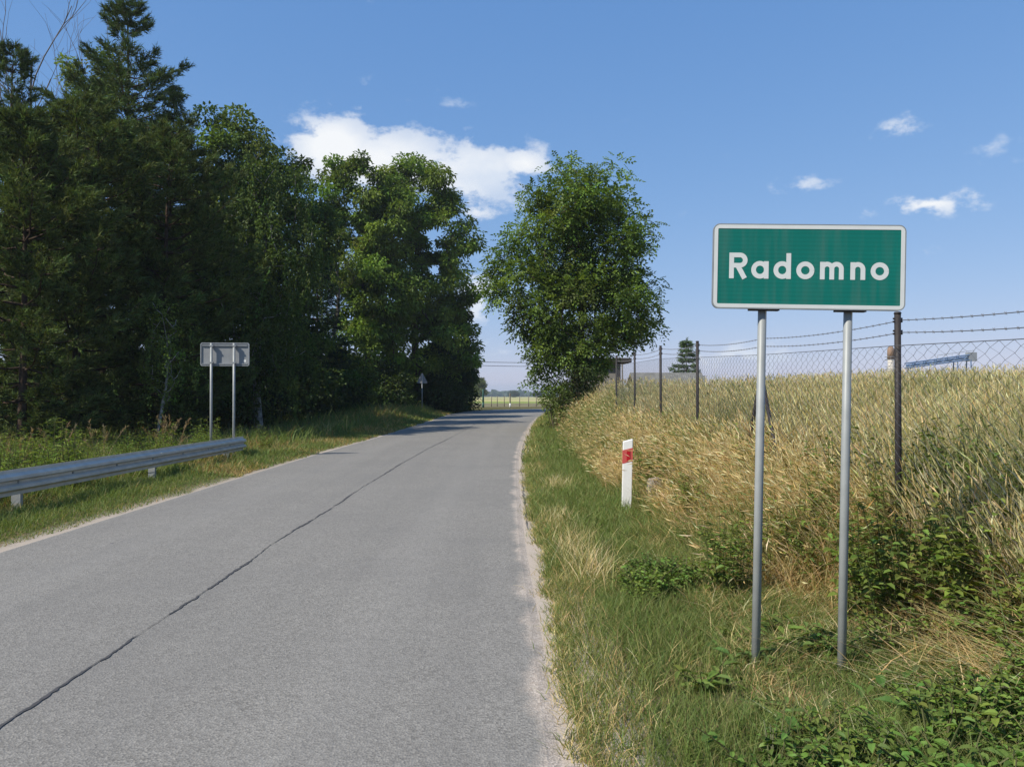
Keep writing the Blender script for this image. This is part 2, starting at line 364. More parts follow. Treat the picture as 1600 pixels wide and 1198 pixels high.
def geo(a, b, n): return np.sign(a) * np.geomspace(abs(a), abs(b), n)
gx = np.unique(np.concatenate([geo(-3500, -42, 24), np.arange(-40, -12, 1.), np.arange(-12, 9, .25), np.arange(9, 40, 1.), geo(42, 3500, 24)]).round(3))
gy = np.unique(np.concatenate([np.arange(-60, 0, 4.), np.arange(0, 66, .6), np.arange(66, 130, 2.), geo(132, 3600, 34)]).round(3))
X, Y = np.meshgrid(gx, gy); Z = height(X, Y)
nx, ny = len(gx), len(gy); i = (np.arange(ny - 1)[:, None] * nx + np.arange(nx - 1)[None]).ravel()
straw = (S(1.6, 2.8, X - xr(Y) * .6) * (1 - S(56, 64, Y)) * S(6, 9, Y + X * .6)).ravel()
sandy = ((1 - S(.1, .4, X - xr(Y))) * (1 - S(-.05, .1, xl(Y) - X)) * (1 - S(54, 60, Y))).ravel()
g = link('ground', np_mesh('ground', np.stack([X, Y, Z], -1).reshape(-1, 3), np.stack([i, i + 1, i + 1 + nx, i + nx], -1), ground_mat(), smooth=True, attrs={'straw': straw, 'sandy': sandy}))
tag(g, 'rolling farmland ground under the verges, bank and distant fields', 'ground', kind='structure')

NA = 26; tt = np.linspace(0, 1, NA)
RV = EL[:, None] * (1 - tt)[None, :, None] + ER[:, None] * tt[None, :, None]
wd = np.linalg.norm(EL - ER, axis=1)[:, None]
RV3 = np.concatenate([RV, np.full(RV.shape[:2] + (1,), .012)], -1)
RV3[:, 0, 2] = -.03; RV3[:, -1, 2] = -.03
n_ = len(EL); i = (np.arange(n_ - 1)[:, None] * NA + np.arange(NA - 1)[None]).ravel()
me = np_mesh('road', RV3.reshape(-1, 3), np.stack([i, i + 1, i + 1 + NA, i + NA], -1), road_mat(),
             attrs={'across': np.broadcast_to(tt, (n_, NA)).ravel(), 'edge_left': (wd * tt).ravel(), 'edge_right': (wd * (1 - tt)).ravel()})
road = tag(link('road', me), 'grey worn asphalt road bending away past the trees', 'road', kind='structure')

def ribbon(pts, half, z=.017):
    pts = np.asarray(pts, float); d = unit(np.gradient(pts, axis=0)); nrm = np.stack([-d[:, 1], d[:, 0]], -1)
    n = len(pts); rr = np.random.default_rng(len(pts)); half = np.asarray(half)[:, None]; a = pts + nrm * half * rr.uniform(.35, 1.55, (n, 1)); b_ = pts - nrm * half * rr.uniform(.35, 1.55, (n, 1))
    V = np.zeros((2 * n, 3)); V[:n, :2] = a; V[n:, :2] = b_; V[:, 2] = z
    k = np.arange(n - 1); return V, [np.stack([k, k + n, k + 1 + n, k + 1], -1)]
ctr = (EL * .5 + ER * .5); s_ = np.concatenate([[0], np.cumsum(np.linalg.norm(np.diff(ctr, axis=0), axis=1))])
q = np.arange(3, 72, .035); cp = np.stack([np.interp(q, s_, ctr[:, 0]), np.interp(q, s_, ctr[:, 1])], -1)
cp[:, 0] += .05 * (vnoise(q, q * 0, .45) - .5) + .022 * (vnoise(q, q * 0 + 9, 5.) - .5) + .012 * (vnoise(q, q * 0 + 3, 14.) - .5)
hw = (.0032 + .015 * np.clip(vnoise(q, q * 0 + 4, 1.3) - .3, 0, 1) + .006 * vnoise(q, q * 0 + 2, 9.)) * np.where(vnoise(q, q * 0 + 8, 3.) < .25, .3, 1)
part('tar_seam', ribbon(cp, hw), M_TAR, road)
q = np.arange(9.2, 27, .04); ex = xr(q) - .10 + .05 * (vnoise(q, q * 0 + 3, .8) - .5) + .03 * (vnoise(q, q * 0 + 6, 5.) - .5)
hw = (.002 + .010 * vnoise(q, q * 0 + 7, 1.3) * vnoise(q, q * 0 + 1, 6.)) * S(9.2, 10, q) * (1 - S(25, 27, q)) + .002
part('edge_crack', ribbon(np.stack([ex, q], -1), hw), M_TAR, road)

# ------------------------------------------------------------------ leaf and blade generators
def jitter(col, n, v=.18, hue=.06, r=rng):
    c = np.asarray(col, float)[None] * (1 + v * r.standard_normal((n, 1))); c = c * (1 + hue * r.standard_normal((n, 3)))
    return np.clip(c, .004, .9)

def rand_dir(n, r=rng): return unit(r.standard_normal((n, 3)))

def leaves4(s, P, D, Nn, Ln, W, C, fold=.25):
    """folded rhombic leaves: base P, axis D, normal Nn"""
    n = len(P); D = unit(D); Sd = unit(np.cross(D, Nn)); Nn = np.cross(Sd, D); Ln = np.broadcast_to(Ln, (n,))[:, None]; W = np.broadcast_to(W, (n,))[:, None]
    mid = P + D * Ln * .45
    V = np.stack([P, mid + Sd * W * .5 + Nn * W * fold, P + D * Ln - Nn * Ln * .12, mid - Sd * W * .5 + Nn * W * fold], 1).reshape(-1, 3)
    k = np.arange(n)[:, None] * 4
    s.add(V, np.concatenate([k + np.array([[0, 1, 2]]), k + np.array([[0, 2, 3]])]), np.repeat(C, 4, 0))

def leaves6(s, P, D, Nn, Ln, W, C, fold=.22, droop=.2):
    n = len(P); D = unit(D); Sd = unit(np.cross(D, Nn)); Nn = np.cross(Sd, D); Ln = np.broadcast_to(Ln, (n,))[:, None]; W = np.broadcast_to(W, (n,))[:, None]
    a = P + D * Ln * .28; b = P + D * Ln * .66 - Nn * Ln * droop * .4; t = P + D * Ln * .98 - Nn * Ln * droop
    V = np.stack([P, a + Sd * W * .46 + Nn * W * fold, b + Sd * W * .40 + Nn * W * fold, t, b - Sd * W * .40 + Nn * W * fold, a - Sd * W * .46 + Nn * W * fold,
                  a, b], 1).reshape(-1, 3)
    k = np.arange(n)[:, None] * 8
    tr = np.concatenate([k + np.array([[q]]).reshape(1, 3) for q in ((0, 1, 6), (0, 6, 5), (2, 3, 7), (7, 3, 4))])
    qd = np.concatenate([k + np.array(q).reshape(1, 4) for q in ((1, 2, 7, 6), (6, 7, 4, 5))])
    s.addn(V, [tr, qd], np.repeat(C, 8, 0))

def blades(s, P, H, W, az, lean, bend, C, seg=3, face=None, r=rng):
    n = len(P); H = np.broadcast_to(H, (n,)); W = np.broadcast_to(W, (n,)); lean = np.broadcast_to(lean, (n,)); bend = np.broadcast_to(bend, (n,))
    d = np.stack([np.cos(az), np.sin(az), np.zeros(n)], -1)
    f = r.uniform(0, np.pi, n) if face is None else face; sd = np.stack([np.cos(f), np.sin(f), np.zeros(n)], -1)
    lev = []
    for k in range(seg + 1):
        t = k / seg; p = P + d * (H * (lean * t + bend * t * t))[:, None]; p[:, 2] += H * (t - .45 * bend * t * t - .12 * lean * t)
        if k < seg:
            w = (W * (1 - t) ** .6 * .5)[:, None]; lev += [p - sd * w, p + sd * w]
        else: lev += [p]
    m = 2 * seg + 1; V = np.stack(lev, 1).reshape(-1, 3); k = np.arange(n)[:, None] * m; Fs = []
    for j in range(seg - 1):
        a = 2 * j; Fs += [k + np.array([[a, a + 1, a + 3]]), k + np.array([[a, a + 3, a + 2]])]
    a = 2 * (seg - 1); Fs.append(k + np.array([[a, a + 1, a + 2]]))
    s.add(V, np.concatenate(Fs), np.repeat(C, m, 0))
    return lev[-1], unit(lev[-1] - lev[-2])

# ------------------------------------------------------------------ trees
def skeleton(base, trunk_pts, targets, r):
    """greedy branching: every target joins the nearest suitable node of the tree built so far"""
    nodes = [np.asarray(p, float) for p in trunk_pts]; par = [-1] + list(range(len(trunk_pts) - 1)); ends = []
    order = np.argsort([np.hypot(t[0] - trunk_pts[0][0], t[1] - trunk_pts[0][1]) + .3 * t[2] for t in targets])
    for k in order:
        t = targets[k]; A = np.array(nodes); d = t - A; L = np.linalg.norm(d, axis=1)
        cost = L + 1.6 * np.clip(.35 * L - d[:, 2], 0, None) + (np.arange(len(A)) < 2) * 3
        j = int(np.argmin(cost)); p0 = A[j]; n = max(2, int(L[j] / .55)); side = r.standard_normal(3) * L[j] * .07
        prev = j
        for q in range(1, n + 1):
            u = q / n; p = p0 + (t - p0) * u + side * math.sin(u * math.pi); p[2] += -.13 * L[j] * math.sin(u * math.pi) * (.4 if u > .5 else .7)
            nodes.append(p); par.append(prev); prev = len(nodes) - 1
        ends.append((prev, k))
    return np.array(nodes), np.array(par), ends

def skeleton_mesh(name, nodes, par, ends, r_trunk, mat, r_min=.012, weight=1.0):
    n = len(nodes); w = np.zeros(n)
    for e, _ in ends: w[e] += weight
    for k in range(n - 1, 0, -1):
        w[k] = max(w[k], .3); w[par[k]] += w[k] if True else 0
    rad = np.clip(r_trunk * (w / w[0]) ** .5, r_min, r_trunk)
    rad[0] *= 1.3
    s = Soup(); kids = [[] for _ in range(n)]
    for k in range(1, n): kids[par[k]].append(k)
    start = [(0, None)]
    while start:
        k, p = start.pop(); path = [k] if p is None else [p, k]
        while kids[path[-1]]:
            ch = sorted(kids[path[-1]], key=lambda c: -w[c]); path.append(ch[0])
            for c in ch[1:]: start.append((c, path[-2]))
        if len(path) < 2: continue
        rr = rad[path].copy()
        if p is not None: rr[0] = rr[1]
        P = nodes[path]; mx = rr.max()
        V, Fs = tube_np(P, rr, 9 if mx > .12 else (6 if mx > .04 else 4), cap=False); s.addn(V, Fs)
    return s.mesh(name, mat, smooth=True)

def env_points(env, n, r, shell=.5, mind=.6):
    """points in a union of ellipsoids (cx,cy,cz,rx,ry,rz), biased to the outside, kept apart"""
    E = np.array(env, float); vol = E[:, 3] * E[:, 4] * E[:, 5]; pts = []; tries = 0
    while len(pts) < n and tries < n * 40:
        tries += 1; e = E[r.choice(len(E), p=vol / vol.sum())]; d = unit(r.standard_normal(3)); p = e[:3] + d * e[3:] * (shell + (1 - shell) * r.random() ** .6)
        inside = ((((p - E[:, :3]) / E[:, 3:]) ** 2).sum(1) < .72).sum()
        if inside > 1 and r.random() < .6: continue
        if pts and np.min(np.linalg.norm(np.array(pts) - p, axis=1)) < mind * (1 - tries / (n * 55)): continue
        pts.append(p)
    return np.array(pts)

def crown_leaves(s, centers, rad, per, leaf, wid, col, r, droop=.3, flat=.62, compound=0, spread=1.0, axis=None):
    col = np.asarray(col) * np.array([1.7, 1.5, 1.05]); nC = len(centers); n = nC * per; c = np.repeat(centers, per, 0); rr = np.repeat(rad, per)
    d = rand_dir(n, r); q = r.random(n) ** .42
    off = d * q[:, None] * rr[:, None] * spread; off[:, 2] *= flat; P = c + off
    # group into sprays: pull leaves towards a set of twig lines for texture
    out = unit(off + 1e-6) * .8 + rand_dir(n, r) * .7; out[:, 2] -= droop; D = unit(out)
    Nn = unit(rand_dir(n, r) * .65 + np.array([0, 0, 1.]))
    ctint = np.repeat(jitter(col, nC, .26, .06, r), per, 0); C = np.clip(ctint * (1 + .16 * r.standard_normal((n, 1))), .004, .6)
    if compound:
        k = compound; t = np.linspace(.15, 1, k); Ln = leaf * r.uniform(.7, 1.25, n)
        side = unit(np.cross(D, Nn))
        for j in range(k):
            sg = 1 if j % 2 else -1
            if j == k - 1: dd = D
            else: dd = unit(D * .55 + side * sg)
            base = P + D * (Ln * t[j] * 1.0)[:, None]; base[:, 2] -= .18 * Ln * t[j] ** 2
            leaves4(s, base, dd, Nn, Ln * .42, Ln * .17 * (wid / .4), C * (1 + .06 * r.standard_normal((n, 1))))
    else:
        leaves4(s, P, D, Nn, leaf * r.uniform(.65, 1.3, n), leaf * wid * r.uniform(.8, 1.2, n), C)
    return n

def broadleaf(name, loc, H, env, n_clumps, clump_r, per, leaf, wid, col, label, group=None, seed=1, trunk_r=.22, fork=.45, bark=None, lean=(0, 0), compound=0, droop=.3,
              shell=.5, mind=.7, trunk_bend=.15, cat='tree', flat=.62, extra=None):
    r = np.random.default_rng(seed); z0 = float(height(loc[0], loc[1])) - .08
    root = tag(empty(name, (loc[0], loc[1], z0)), label, cat, group)
    C = env_points(env, n_clumps, r, shell, mind); top = fork * H
    k = 7; t = np.linspace(0, 1, k)
    tp = np.stack([lean[0] * t + trunk_bend * np.sin(t * 5 + seed), lean[1] * t + trunk_bend * np.cos(t * 4 + seed) - trunk_bend * math.cos(seed), top * t], -1); tp[0, :2] = 0
    nodes, par, ends = skeleton(None, tp, C, r)
    link('trunk', skeleton_mesh(name + '_trunk', nodes, par, ends, trunk_r, bark or M_BARK), root)
    s = Soup(); rad = clump_r * r.uniform(.7, 1.3, len(C))
    crown_leaves(s, C, rad, per, leaf, wid, col, r, droop, flat, compound)
    # finer sprays along the outer limbs
    ln = [nodes[e] for e, _ in ends]; mids = []
    for e, _ in ends:
        j = e
        for _q in range(3):
            j = par[j]
            if j > 6: mids.append(nodes[j])
    if mids:
        mids = np.array(mids); crown_leaves(s, mids, np.full(len(mids), clump_r * .55), max(4, per // 7), leaf, wid, col, r, droop, flat, compound)
    if extra: extra(s, nodes, par, ends, r)
    link('crown', s.mesh(name + '_crown', M_LEAF), root)
    return root

def needles(s, P, D, L, W, per, col, r, cone=.75):
    """brush-like shoots: every shoot carries a bundle of thin needles"""
    col = np.asarray(col) * np.array([1.75, 1.65, 1.2]); n = len(P); P2 = np.repeat(P, per, 0); D2 = np.repeat(D, per, 0); t = r.random(n * per)
    C = np.repeat(jitter(col, n, .30, .08, r), per, 0); C = np.clip(C * (1 + .12 * r.standard_normal((n * per, 1))), .004, .5)
    Lr = np.repeat(L * r.uniform(.75, 1.3, n), per); b = P2 + D2 * (Lr * .75 * t)[:, None]
    d = unit(D2 + cone * rand_dir(n * per, r)); sd = unit(np.cross(d, rand_dir(n * per, r))); ln = Lr * r.uniform(.4, .65, n * per)
    V = np.stack([b - sd * W * .5, b + sd * W * .5, b + d * ln[:, None]], 1).reshape(-1, 3); k = np.arange(n * per)[:, None] * 3
    s.add(V, k + np.array([[0, 1, 2]]), np.repeat(C, 3, 0))

def conifer_meshes(name, H, base_frac, width, seed, kind='pine', whorl=.55, col=(.04, .065, .028), per=8, dens=1.0, gap=None, shoot=.34, nw=.034):
    r = np.random.default_rng(seed); tr = Soup(); lf = Soup(); k = 12; t = np.linspace(0, 1, k)
    wob = .012 * H; trunk = np.stack([wob * np.sin(t * 4 + seed) * t, wob * np.cos(t * 3.1 + seed) * t, H * t * .985], -1)
    V, Fs = tube_np(trunk, np.interp(t, [0, .1, 1], [.0125 * H + .03, .0105 * H + .02, .012]), 8, cap=False); tr.addn(V, Fs)
    z = H * base_frac; SP, SD = [], []
    while z < H * .985:
        f = (z / H - base_frac) / (1 - base_frac)
        if kind == 'pine': prof = (.55 + .45 * min(1, f * 3)) * (1 - f ** 2.2) ** .8 + .07
        else: prof = (1 - f) ** .85 + .04
        nb = r.integers(4, 7) if kind == 'pine' else r.integers(6, 9); a0 = r.random() * 6.28; c = np.array([np.interp(z, trunk[:, 2], trunk[:, q]) for q in range(3)])
        for b in range(nb):
            if gap and gap[0] < f < gap[1] and r.random() < gap[2]: continue
            L = width * prof * r.uniform(.5, 1.15); a = a0 + b * 6.283 / nb + r.uniform(-.35, .35); dirh = np.array([math.cos(a), math.sin(a), 0])
            n = 6; u = np.linspace(0, 1, n)[:, None]
            if kind == 'pine': rise = (.08 + .35 * f) * u + .22 * u ** 2.2 - .16 * np.sin(u * 2.6) * (1 - f)
            else: rise = -.42 * (1 - f) * u + .24 * u ** 2.4 + .25 * f * u
            path = c + dirh * L * u + np.array([0, 0, 1.]) * L * rise + r.standard_normal((n, 3)) * .02 * L; path[0] = c
            V, Fs = tube_np(path, np.linspace(.012 * L + .012, .006, n), 4, cap=False); tr.addn(V, Fs)
            m = int((6 + 7 * L) * dens)
            uu = r.uniform(.22 if kind == 'pine' else .1, 1, m) ** .75; pos = np.stack([np.interp(uu, u[:, 0], path[:, q]) for q in range(3)], -1)
            sg = r.choice([-1, 1], m); perp = np.array([-dirh[1], dirh[0], 0]); tl = L * (.34 * (1 - uu) + .12) * r.uniform(.6, 1.2, m)
            td = unit(dirh * .75 + perp * sg[:, None] * r.uniform(.2, 1.1, m)[:, None] + np.array([0, 0, 1.]) * (r.uniform(-.05, .45, m)[:, None] if kind == 'pine' else r.uniform(-.45, .05, m)[:, None]))
            for q in range(4):
                w = (q + r.random(m)) / 4; SP.append(pos + td * (tl * w)[:, None] + r.standard_normal((m, 3)) * .035)
                SD.append(unit(td + .45 * rand_dir(m, r) + np.array([0, 0, .35 if kind == 'pine' else -.1])))
        z += whorl * r.uniform(.75, 1.25) * (1 - .35 * f)
    SP.append(np.array([[trunk[-1, 0], trunk[-1, 1], H * .96]] * 4) + r.standard_normal((4, 3)) * .05); SD.append(unit(np.array([[0, 0, 1.]] * 4) + .3 * rand_dir(4, r)))
    SP = np.vstack(SP); SD = np.vstack(SD); needles(lf, SP, SD, np.full(len(SP), shoot), nw, per, col, r)
    return tr.mesh(name + '_trunk', M_PINEBARK, True), lf.mesh(name + '_crown', M_NEEDLE)

def conifer(name, loc, meshes, label, group, rz=0, sc=1.0):
    root = tag(empty(name, (loc[0], loc[1], float(height(*loc)) - .08), (0, 0, rz)), label, 'tree', group); root.scale = (sc, sc, sc)
    link('trunk', meshes[0], root); link('crown', meshes[1], root); return root

def px(x, Yd): return (x - 800) / 1246 * Yd
FOREST = 'trees of the dark roadside wood'
PINE = (.042, .066, .030); PINE2 = (.05, .072, .03)
pA = conifer_meshes('pine_tall', 18.4, .17, 3.1, 11, whorl=.62, col=PINE, gap=(.80, .90, .75), dens=1.2, per=8)
pB = conifer_meshes('pine_mid', 11.6, .06, 3.5, 12, whorl=.55, col=PINE2, dens=1.3, per=8)
pC = conifer_meshes('pine_low', 10.4, .05, 3.2, 13, whorl=.5, col=PINE2, dens=1.3, per=8)
conifer('pine_tree', (px(190, 34), 34), pA, 'tallest pine of the wood, its thin leader standing clear above the others', FOREST)
conifer('pine_tree', (px(18, 31), 31), pA, 'tall pine beside the bare dead tree at the end of the wood', FOREST, 2.1, .83)
conifer('pine_tree', (px(118, 26), 26), pB, 'bushy pine with boughs to the ground behind the guardrail', FOREST, .4, .97)
conifer('pine_tree', (px(262, 29), 29), pB, 'bushy pine next to the weeping birch with low spreading boughs', FOREST, 2.9, 1.0)
conifer('pine_tree', (px(35, 23.5), 23.5), pC, 'low bushy pine on the outer corner of the wood', FOREST, 1.2, .93)
conifer('pine_tree', (px(200, 33), 31), pC, 'young pine in front of the tallest pine, full to the ground', FOREST, 4.0, 1.12)
sA = conifer_meshes('spruce', 17.6, .1, 2.5, 21, 'spruce', .5, (.022, .042, .026), dens=.75, per=6, shoot=.26, nw=.03)
sB = conifer_meshes('spruce_small', 9.5, .04, 2.4, 22, 'spruce', .36, (.016, .032, .024), dens=.9, per=6, shoot=.26, nw=.034)
conifer('spruce_tree', (px(272, 41), 41), sA, 'slender spruce whose pointed tip rises behind the pines', FOREST)
conifer('spruce_tree', (px(497, 50), 50), sB, 'dark bluish spruce between the wood and the big ash trees', FOREST, .5, 1.12)
conifer('spruce_tree', (px(430, 46), 46), sB, 'dark spruce deep behind the weeping birch', FOREST, 1.9, 1.1)

BR = (.05, .085, .024)
broadleaf('maple_tree', (px(338, 42), 42), 17.6, [(0, 0, 14.2, 2.3, 2.3, 3.2), (.9, 0, 10.5, 2.6, 2.4, 3.2), (-1.2, 0, 8.5, 2.5, 2.4, 3.4), (.4, -.6, 4.8, 2.7, 2.2, 2.6)], 110, .85, 210, .22, .66, BR,
          'round-topped leafy tree rising behind the pines and the birch', FOREST, 31, .2, .6)
broadleaf('maple_tree', (px(428, 45), 45), 16.4, [(.3, 0, 12.6, 1.9, 2.0, 3.0), (1.5, 0, 10.2, 1.9, 1.9, 2.4), (-.5, 0, 8.2, 2.6, 2.3, 3.0), (.6, 0, 4.6, 2.6, 2.2, 2.6)], 96, .82, 200, .22, .66, (.045, .08, .026),
          'leafy tree with a ragged crown at the end of the wood nearest the ash trees', FOREST, 32, .2, .62)
broadleaf('oak_tree', (px(142, 39), 39), 18.6, [(0, 0, 16.8, 1.7, 1.6, 1.9), (1.2, 0, 14.8, 1.6, 1.5, 1.6), (-.6, 0, 12.5, 2.2, 2, 2.2)], 40, .66, 150, .18, .6, (.075, .11, .03),
          'pale green open-crowned tree between the tallest pine and the dead tree', FOREST, 33, .18, .8)
broadleaf('oak_tree', (px(60, 46), 46), 15, [(0, 0, 9.0, 3.4, 3, 4.6), (1.5, 0, 4.6, 3.0, 2.6, 2.6)], 80, 1.0, 150, .27, .66, (.036, .064, .02),
          'dark leafy tree filling the wood behind the low pine', FOREST, 34, .2, .55)
broadleaf('oak_tree', (px(300, 49), 49), 12.5, [(0, 0, 8.2, 3.0, 2.6, 3.6), (0, 0, 4.2, 3.2, 2.6, 2.4)], 75, 1.0, 150, .27, .66, (.034, .06, .02),
          'dark leafy tree deep in the wood behind the rear of the road sign', FOREST, 35, .2, .55)

def weeping(s, nodes, par, ends, r, n_str=5, drop=(.8, 2.4), col=(.062, .10, .03), leaf=.115):
    P, D, Cc = [], [], []; col = np.asarray(col) * np.array([1.4, 1.3, 1.0])
    for e, _ in ends:
        for q in range(n_str):
            p0 = nodes[e] + r.standard_normal(3) * np.array([.55, .55, .35]); Ld = r.uniform(*drop); m = int(Ld * 17); t = r.random(m)
            sw = r.standard_normal(2) * .12
            pts = p0 + np.stack([sw[0] * t * Ld, sw[1] * t * Ld, -t * Ld], -1) + r.standard_normal((m, 3)) * .045
            P.append(pts); c = jitter(col, 1, .2, .06, r); Cc.append(np.repeat(c, m, 0))
    P = np.vstack(P); n = len(P); D = unit(rand_dir(n, r) * .7 + np.array([0, 0, -1.])); Cc = np.vstack(Cc) * (1 + .15 * r.standard_normal((n, 1)))
    leaves4(s, P, D, rand_dir(n, r), leaf * r.uniform(.8, 1.4, n), leaf * .75, np.clip(Cc, .005, .5))
broadleaf('birch_tree', (px(405, 36), 36), 12.9, [(0, 0, 10.6, 1.9, 1.9, 2.1), (.6, -.3, 8.0, 2.3, 2.2, 2.4), (-.9, -.2, 6.4, 2.2, 2.1, 2.4), (.5, -.2, 4.2, 2.1, 1.9, 2.0)], 110, .62, 90, .14, .75, (.05, .085, .028),
          'weeping birch with long hanging branches at the edge of the wood', FOREST, 41, .16, .8, M_BIRCHBARK, extra=lambda *a: weeping(*a, n_str=7))
broadleaf('birch_tree', (px(252, 25.5), 25.5), 5.2, [(0, 0, 4.0, .55, .55, 1.0), (.1, 0, 2.8, .65, .6, 1.1)], 26, .3, 40, .08, .75, (.075, .12, .035),
          'small drooping birch with light leaves in front of the pines', FOREST, 42, .05, .85, M_BIRCHBARK, extra=lambda *a: weeping(*a, n_str=4, drop=(.4, 1.3), col=(.085, .13, .038), leaf=.075))

ASH = (.082, .138, .033)
broadleaf('ash_tree', (px(572, 58), 58), 19.3, [(-1.2, 0, 15.8, 2.1, 2.1, 2.9), (1.2, 0, 14.6, 2.2, 2.1, 3.0), (-1.2, 0, 11.3, 2.6, 2.4, 3.0), (1.2, -.5, 9.0, 3.0, 2.5, 3.2), (-.4, -.4, 4.8, 3.2, 2.6, 3.0)], 130, .9, 180, .31, .54, ASH,
          'tall ash by the bend with a split top beside the thin forked tree', 'ash trees by the bend', 51, .26, .66, droop=.45, mind=.8)
broadleaf('ash_tree', (px(650, 62), 62), 21.0, [(.0, 0, 17.0, 3.3, 2.9, 3.0), (1.9, 0, 13.6, 2.9, 2.7, 3.4), (-1.9, 0, 13.0, 2.9, 2.7, 3.4), (.6, -.6, 9.4, 4.2, 3.2, 3.4), (.7, -.4, 5.0, 4.2, 3.2, 3.4)], 165, .92, 180, .31, .52, ASH,
          'broadest ash at the roadside bend, crown reaching over the road edge', 'ash trees by the bend', 52, .32, .62, droop=.45, mind=.85)
broadleaf('maple_tree', (px(697, 66), 66), 10.5, [(.2, 0, 7.0, 1.9, 1.9, 2.4), (.5, 0, 3.6, 2.1, 2.0, 2.6), (-1.5, 0, 3.2, 2.0, 1.8, 2.4)], 66, .9, 180, .32, .7, (.026, .05, .022),
          'dark low-branched tree hanging over the outside of the bend', None, 53, .2, .7, droop=.35)
broadleaf('rowan_tree', (px(518, 53), 53), 13.2, [(-.4, 0, 11.3, 1.5, 1.4, 1.7), (.5, 0, 9.6, 1.3, 1.3, 1.5), (-.9, 0, 8.0, .9, .9, 1.2)], 34, .5, 85, .18, .5, (.075, .115, .03),
          'thin forked tree with a light open crown in the gap', None, 54, .12, .75, M_DEADBARK, trunk_bend=.35)
broadleaf('ash_tree', (px(904, 34), 34), 11.4, [(-.1, 0, 9.5, 2.1, 1.9, 1.8), (1.2, 0, 7.4, 1.8, 1.8, 2.1), (-1.5, 0, 6.8, 2.0, 1.8, 2.1), (-2.4, 0, 5.3, 1.6, 1.5, 1.6), (1.9, 0, 4.8, 1.7, 1.6, 1.7), (-.2, -.5, 4.3, 2.4, 1.9, 2.1), (-.6, -.2, 2.2, 1.5, 1.3, 1.5)], 200, .64, 37, .37, .6, (.072, .125, .034),
          'full rounded ash standing alone at the fence corner beside the road', None, 61, .2, .5, compound=6, droop=.35, mind=.5, flat=.7)

def dead_tree():
    r = np.random.default_rng(71); loc = (px(66, 40), 40); root = tag(empty('dead_tree', (*loc, -.1)), 'bare dead tree with thin grey twigs above the pines', 'tree', FOREST)
    s = Soup()
    def grow(p, d, L, rad, lvl):
        n = 5; pts = [p]
        for q in range(n): d = unit(d + r.standard_normal(3) * .13 + np.array([0, 0, .05])); pts.append(pts[-1] + d * L / n); d = d if lvl else unit(d * np.array([.3, .3, 1]))
        V, Fs = tube_np(np.array(pts), np.linspace(rad, rad * .55, n + 1), 5 if lvl < 2 else 3, cap=False); s.addn(V, Fs)
        if lvl < 4:
            for q in range(3 if lvl else 9):
                j = r.integers(2, n + 1) if lvl else r.integers(3, n + 1); dd = unit(d + rand_dir(1, r)[0] * .62 + np.array([0, 0, .25])); grow(pts[j], dd, L * r.uniform(.45, .7), rad * .5, lvl + 1)
    grow(np.zeros(3), np.array([0, 0, 1.]), 10.6, .15, 0)
    link('trunk', s.mesh('dead_tree_trunk', M_DEADBARK, True), root)
dead_tree()

def shrub(name, loc, env, n, cr, per, leaf, wid, col, label, group, seed, cat='shrub', mat=None):
    r = np.random.default_rng(seed); root = tag(empty(name, (loc[0], loc[1], float(height(*loc)) - .05)), label, cat, group)
    C = env_points(env, n, r, .35, cr * .8); st = Soup(); s = Soup()
    for c in C:
        b0 = np.array([c[0] * .3, c[1] * .3, 0]); u = np.linspace(0, 1, 5)[:, None]; p = b0 + (c - b0) * u; p[:, 2] += .1 * np.sin(u[:, 0] * 3.1)
        V, Fs = tube_np(p, np.linspace(.016, .005, 5), 4, cap=False); st.addn(V, Fs)
    crown_leaves(s, C, cr * r.uniform(.7, 1.3, len(C)), per, leaf, wid, col, r, .2, .75)
    link('stem', st.mesh(name + '_stem', M_BARK), root); link('foliage', s.mesh(name + '_foliage', M_LEAF), root); return root
UND = 'bushes under the roadside trees'  # deeper bushes added dark; shade under the trees put into their leaf colour
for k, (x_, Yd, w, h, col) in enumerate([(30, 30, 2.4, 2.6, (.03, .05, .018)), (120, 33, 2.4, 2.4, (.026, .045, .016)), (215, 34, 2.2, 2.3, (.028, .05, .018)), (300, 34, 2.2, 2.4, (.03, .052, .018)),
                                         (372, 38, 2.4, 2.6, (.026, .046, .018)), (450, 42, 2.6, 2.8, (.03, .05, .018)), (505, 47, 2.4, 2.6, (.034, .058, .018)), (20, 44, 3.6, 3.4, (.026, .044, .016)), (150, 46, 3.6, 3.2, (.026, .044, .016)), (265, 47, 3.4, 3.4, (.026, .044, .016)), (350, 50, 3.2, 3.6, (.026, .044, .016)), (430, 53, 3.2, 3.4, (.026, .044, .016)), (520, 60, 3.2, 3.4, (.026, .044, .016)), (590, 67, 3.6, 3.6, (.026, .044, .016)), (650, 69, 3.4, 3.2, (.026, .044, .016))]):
    shrub('undergrowth_bush', (px(x_, Yd), Yd), [(0, 0, h * .5, w, 1.6, h * .55)], 38, .75, 110, .24, .66, col, ['dark bush under the low corner pine', 'dark bush beneath the pale open-crowned tree', 'dark bush beneath the tallest pine', 'dark bush behind the small drooping birch', 'dark bush at the foot of the weeping birch', 'dark bush between the birch and the ragged leafy tree', 'dark bush in front of the bluish spruce', 'tall bush deep in the wood behind the corner pine', 'tall bush deep in the wood behind the tallest pine', 'tall bush deep in the wood behind the spruce tip', 'tall bush deep in the wood behind the rear of the road sign', 'tall bush deep behind the weeping birch', 'tall bush behind the thin forked tree', 'tall bush behind the split-topped ash', 'tall bush behind the broadest ash'][k], UND, 100 + k, 'bush')
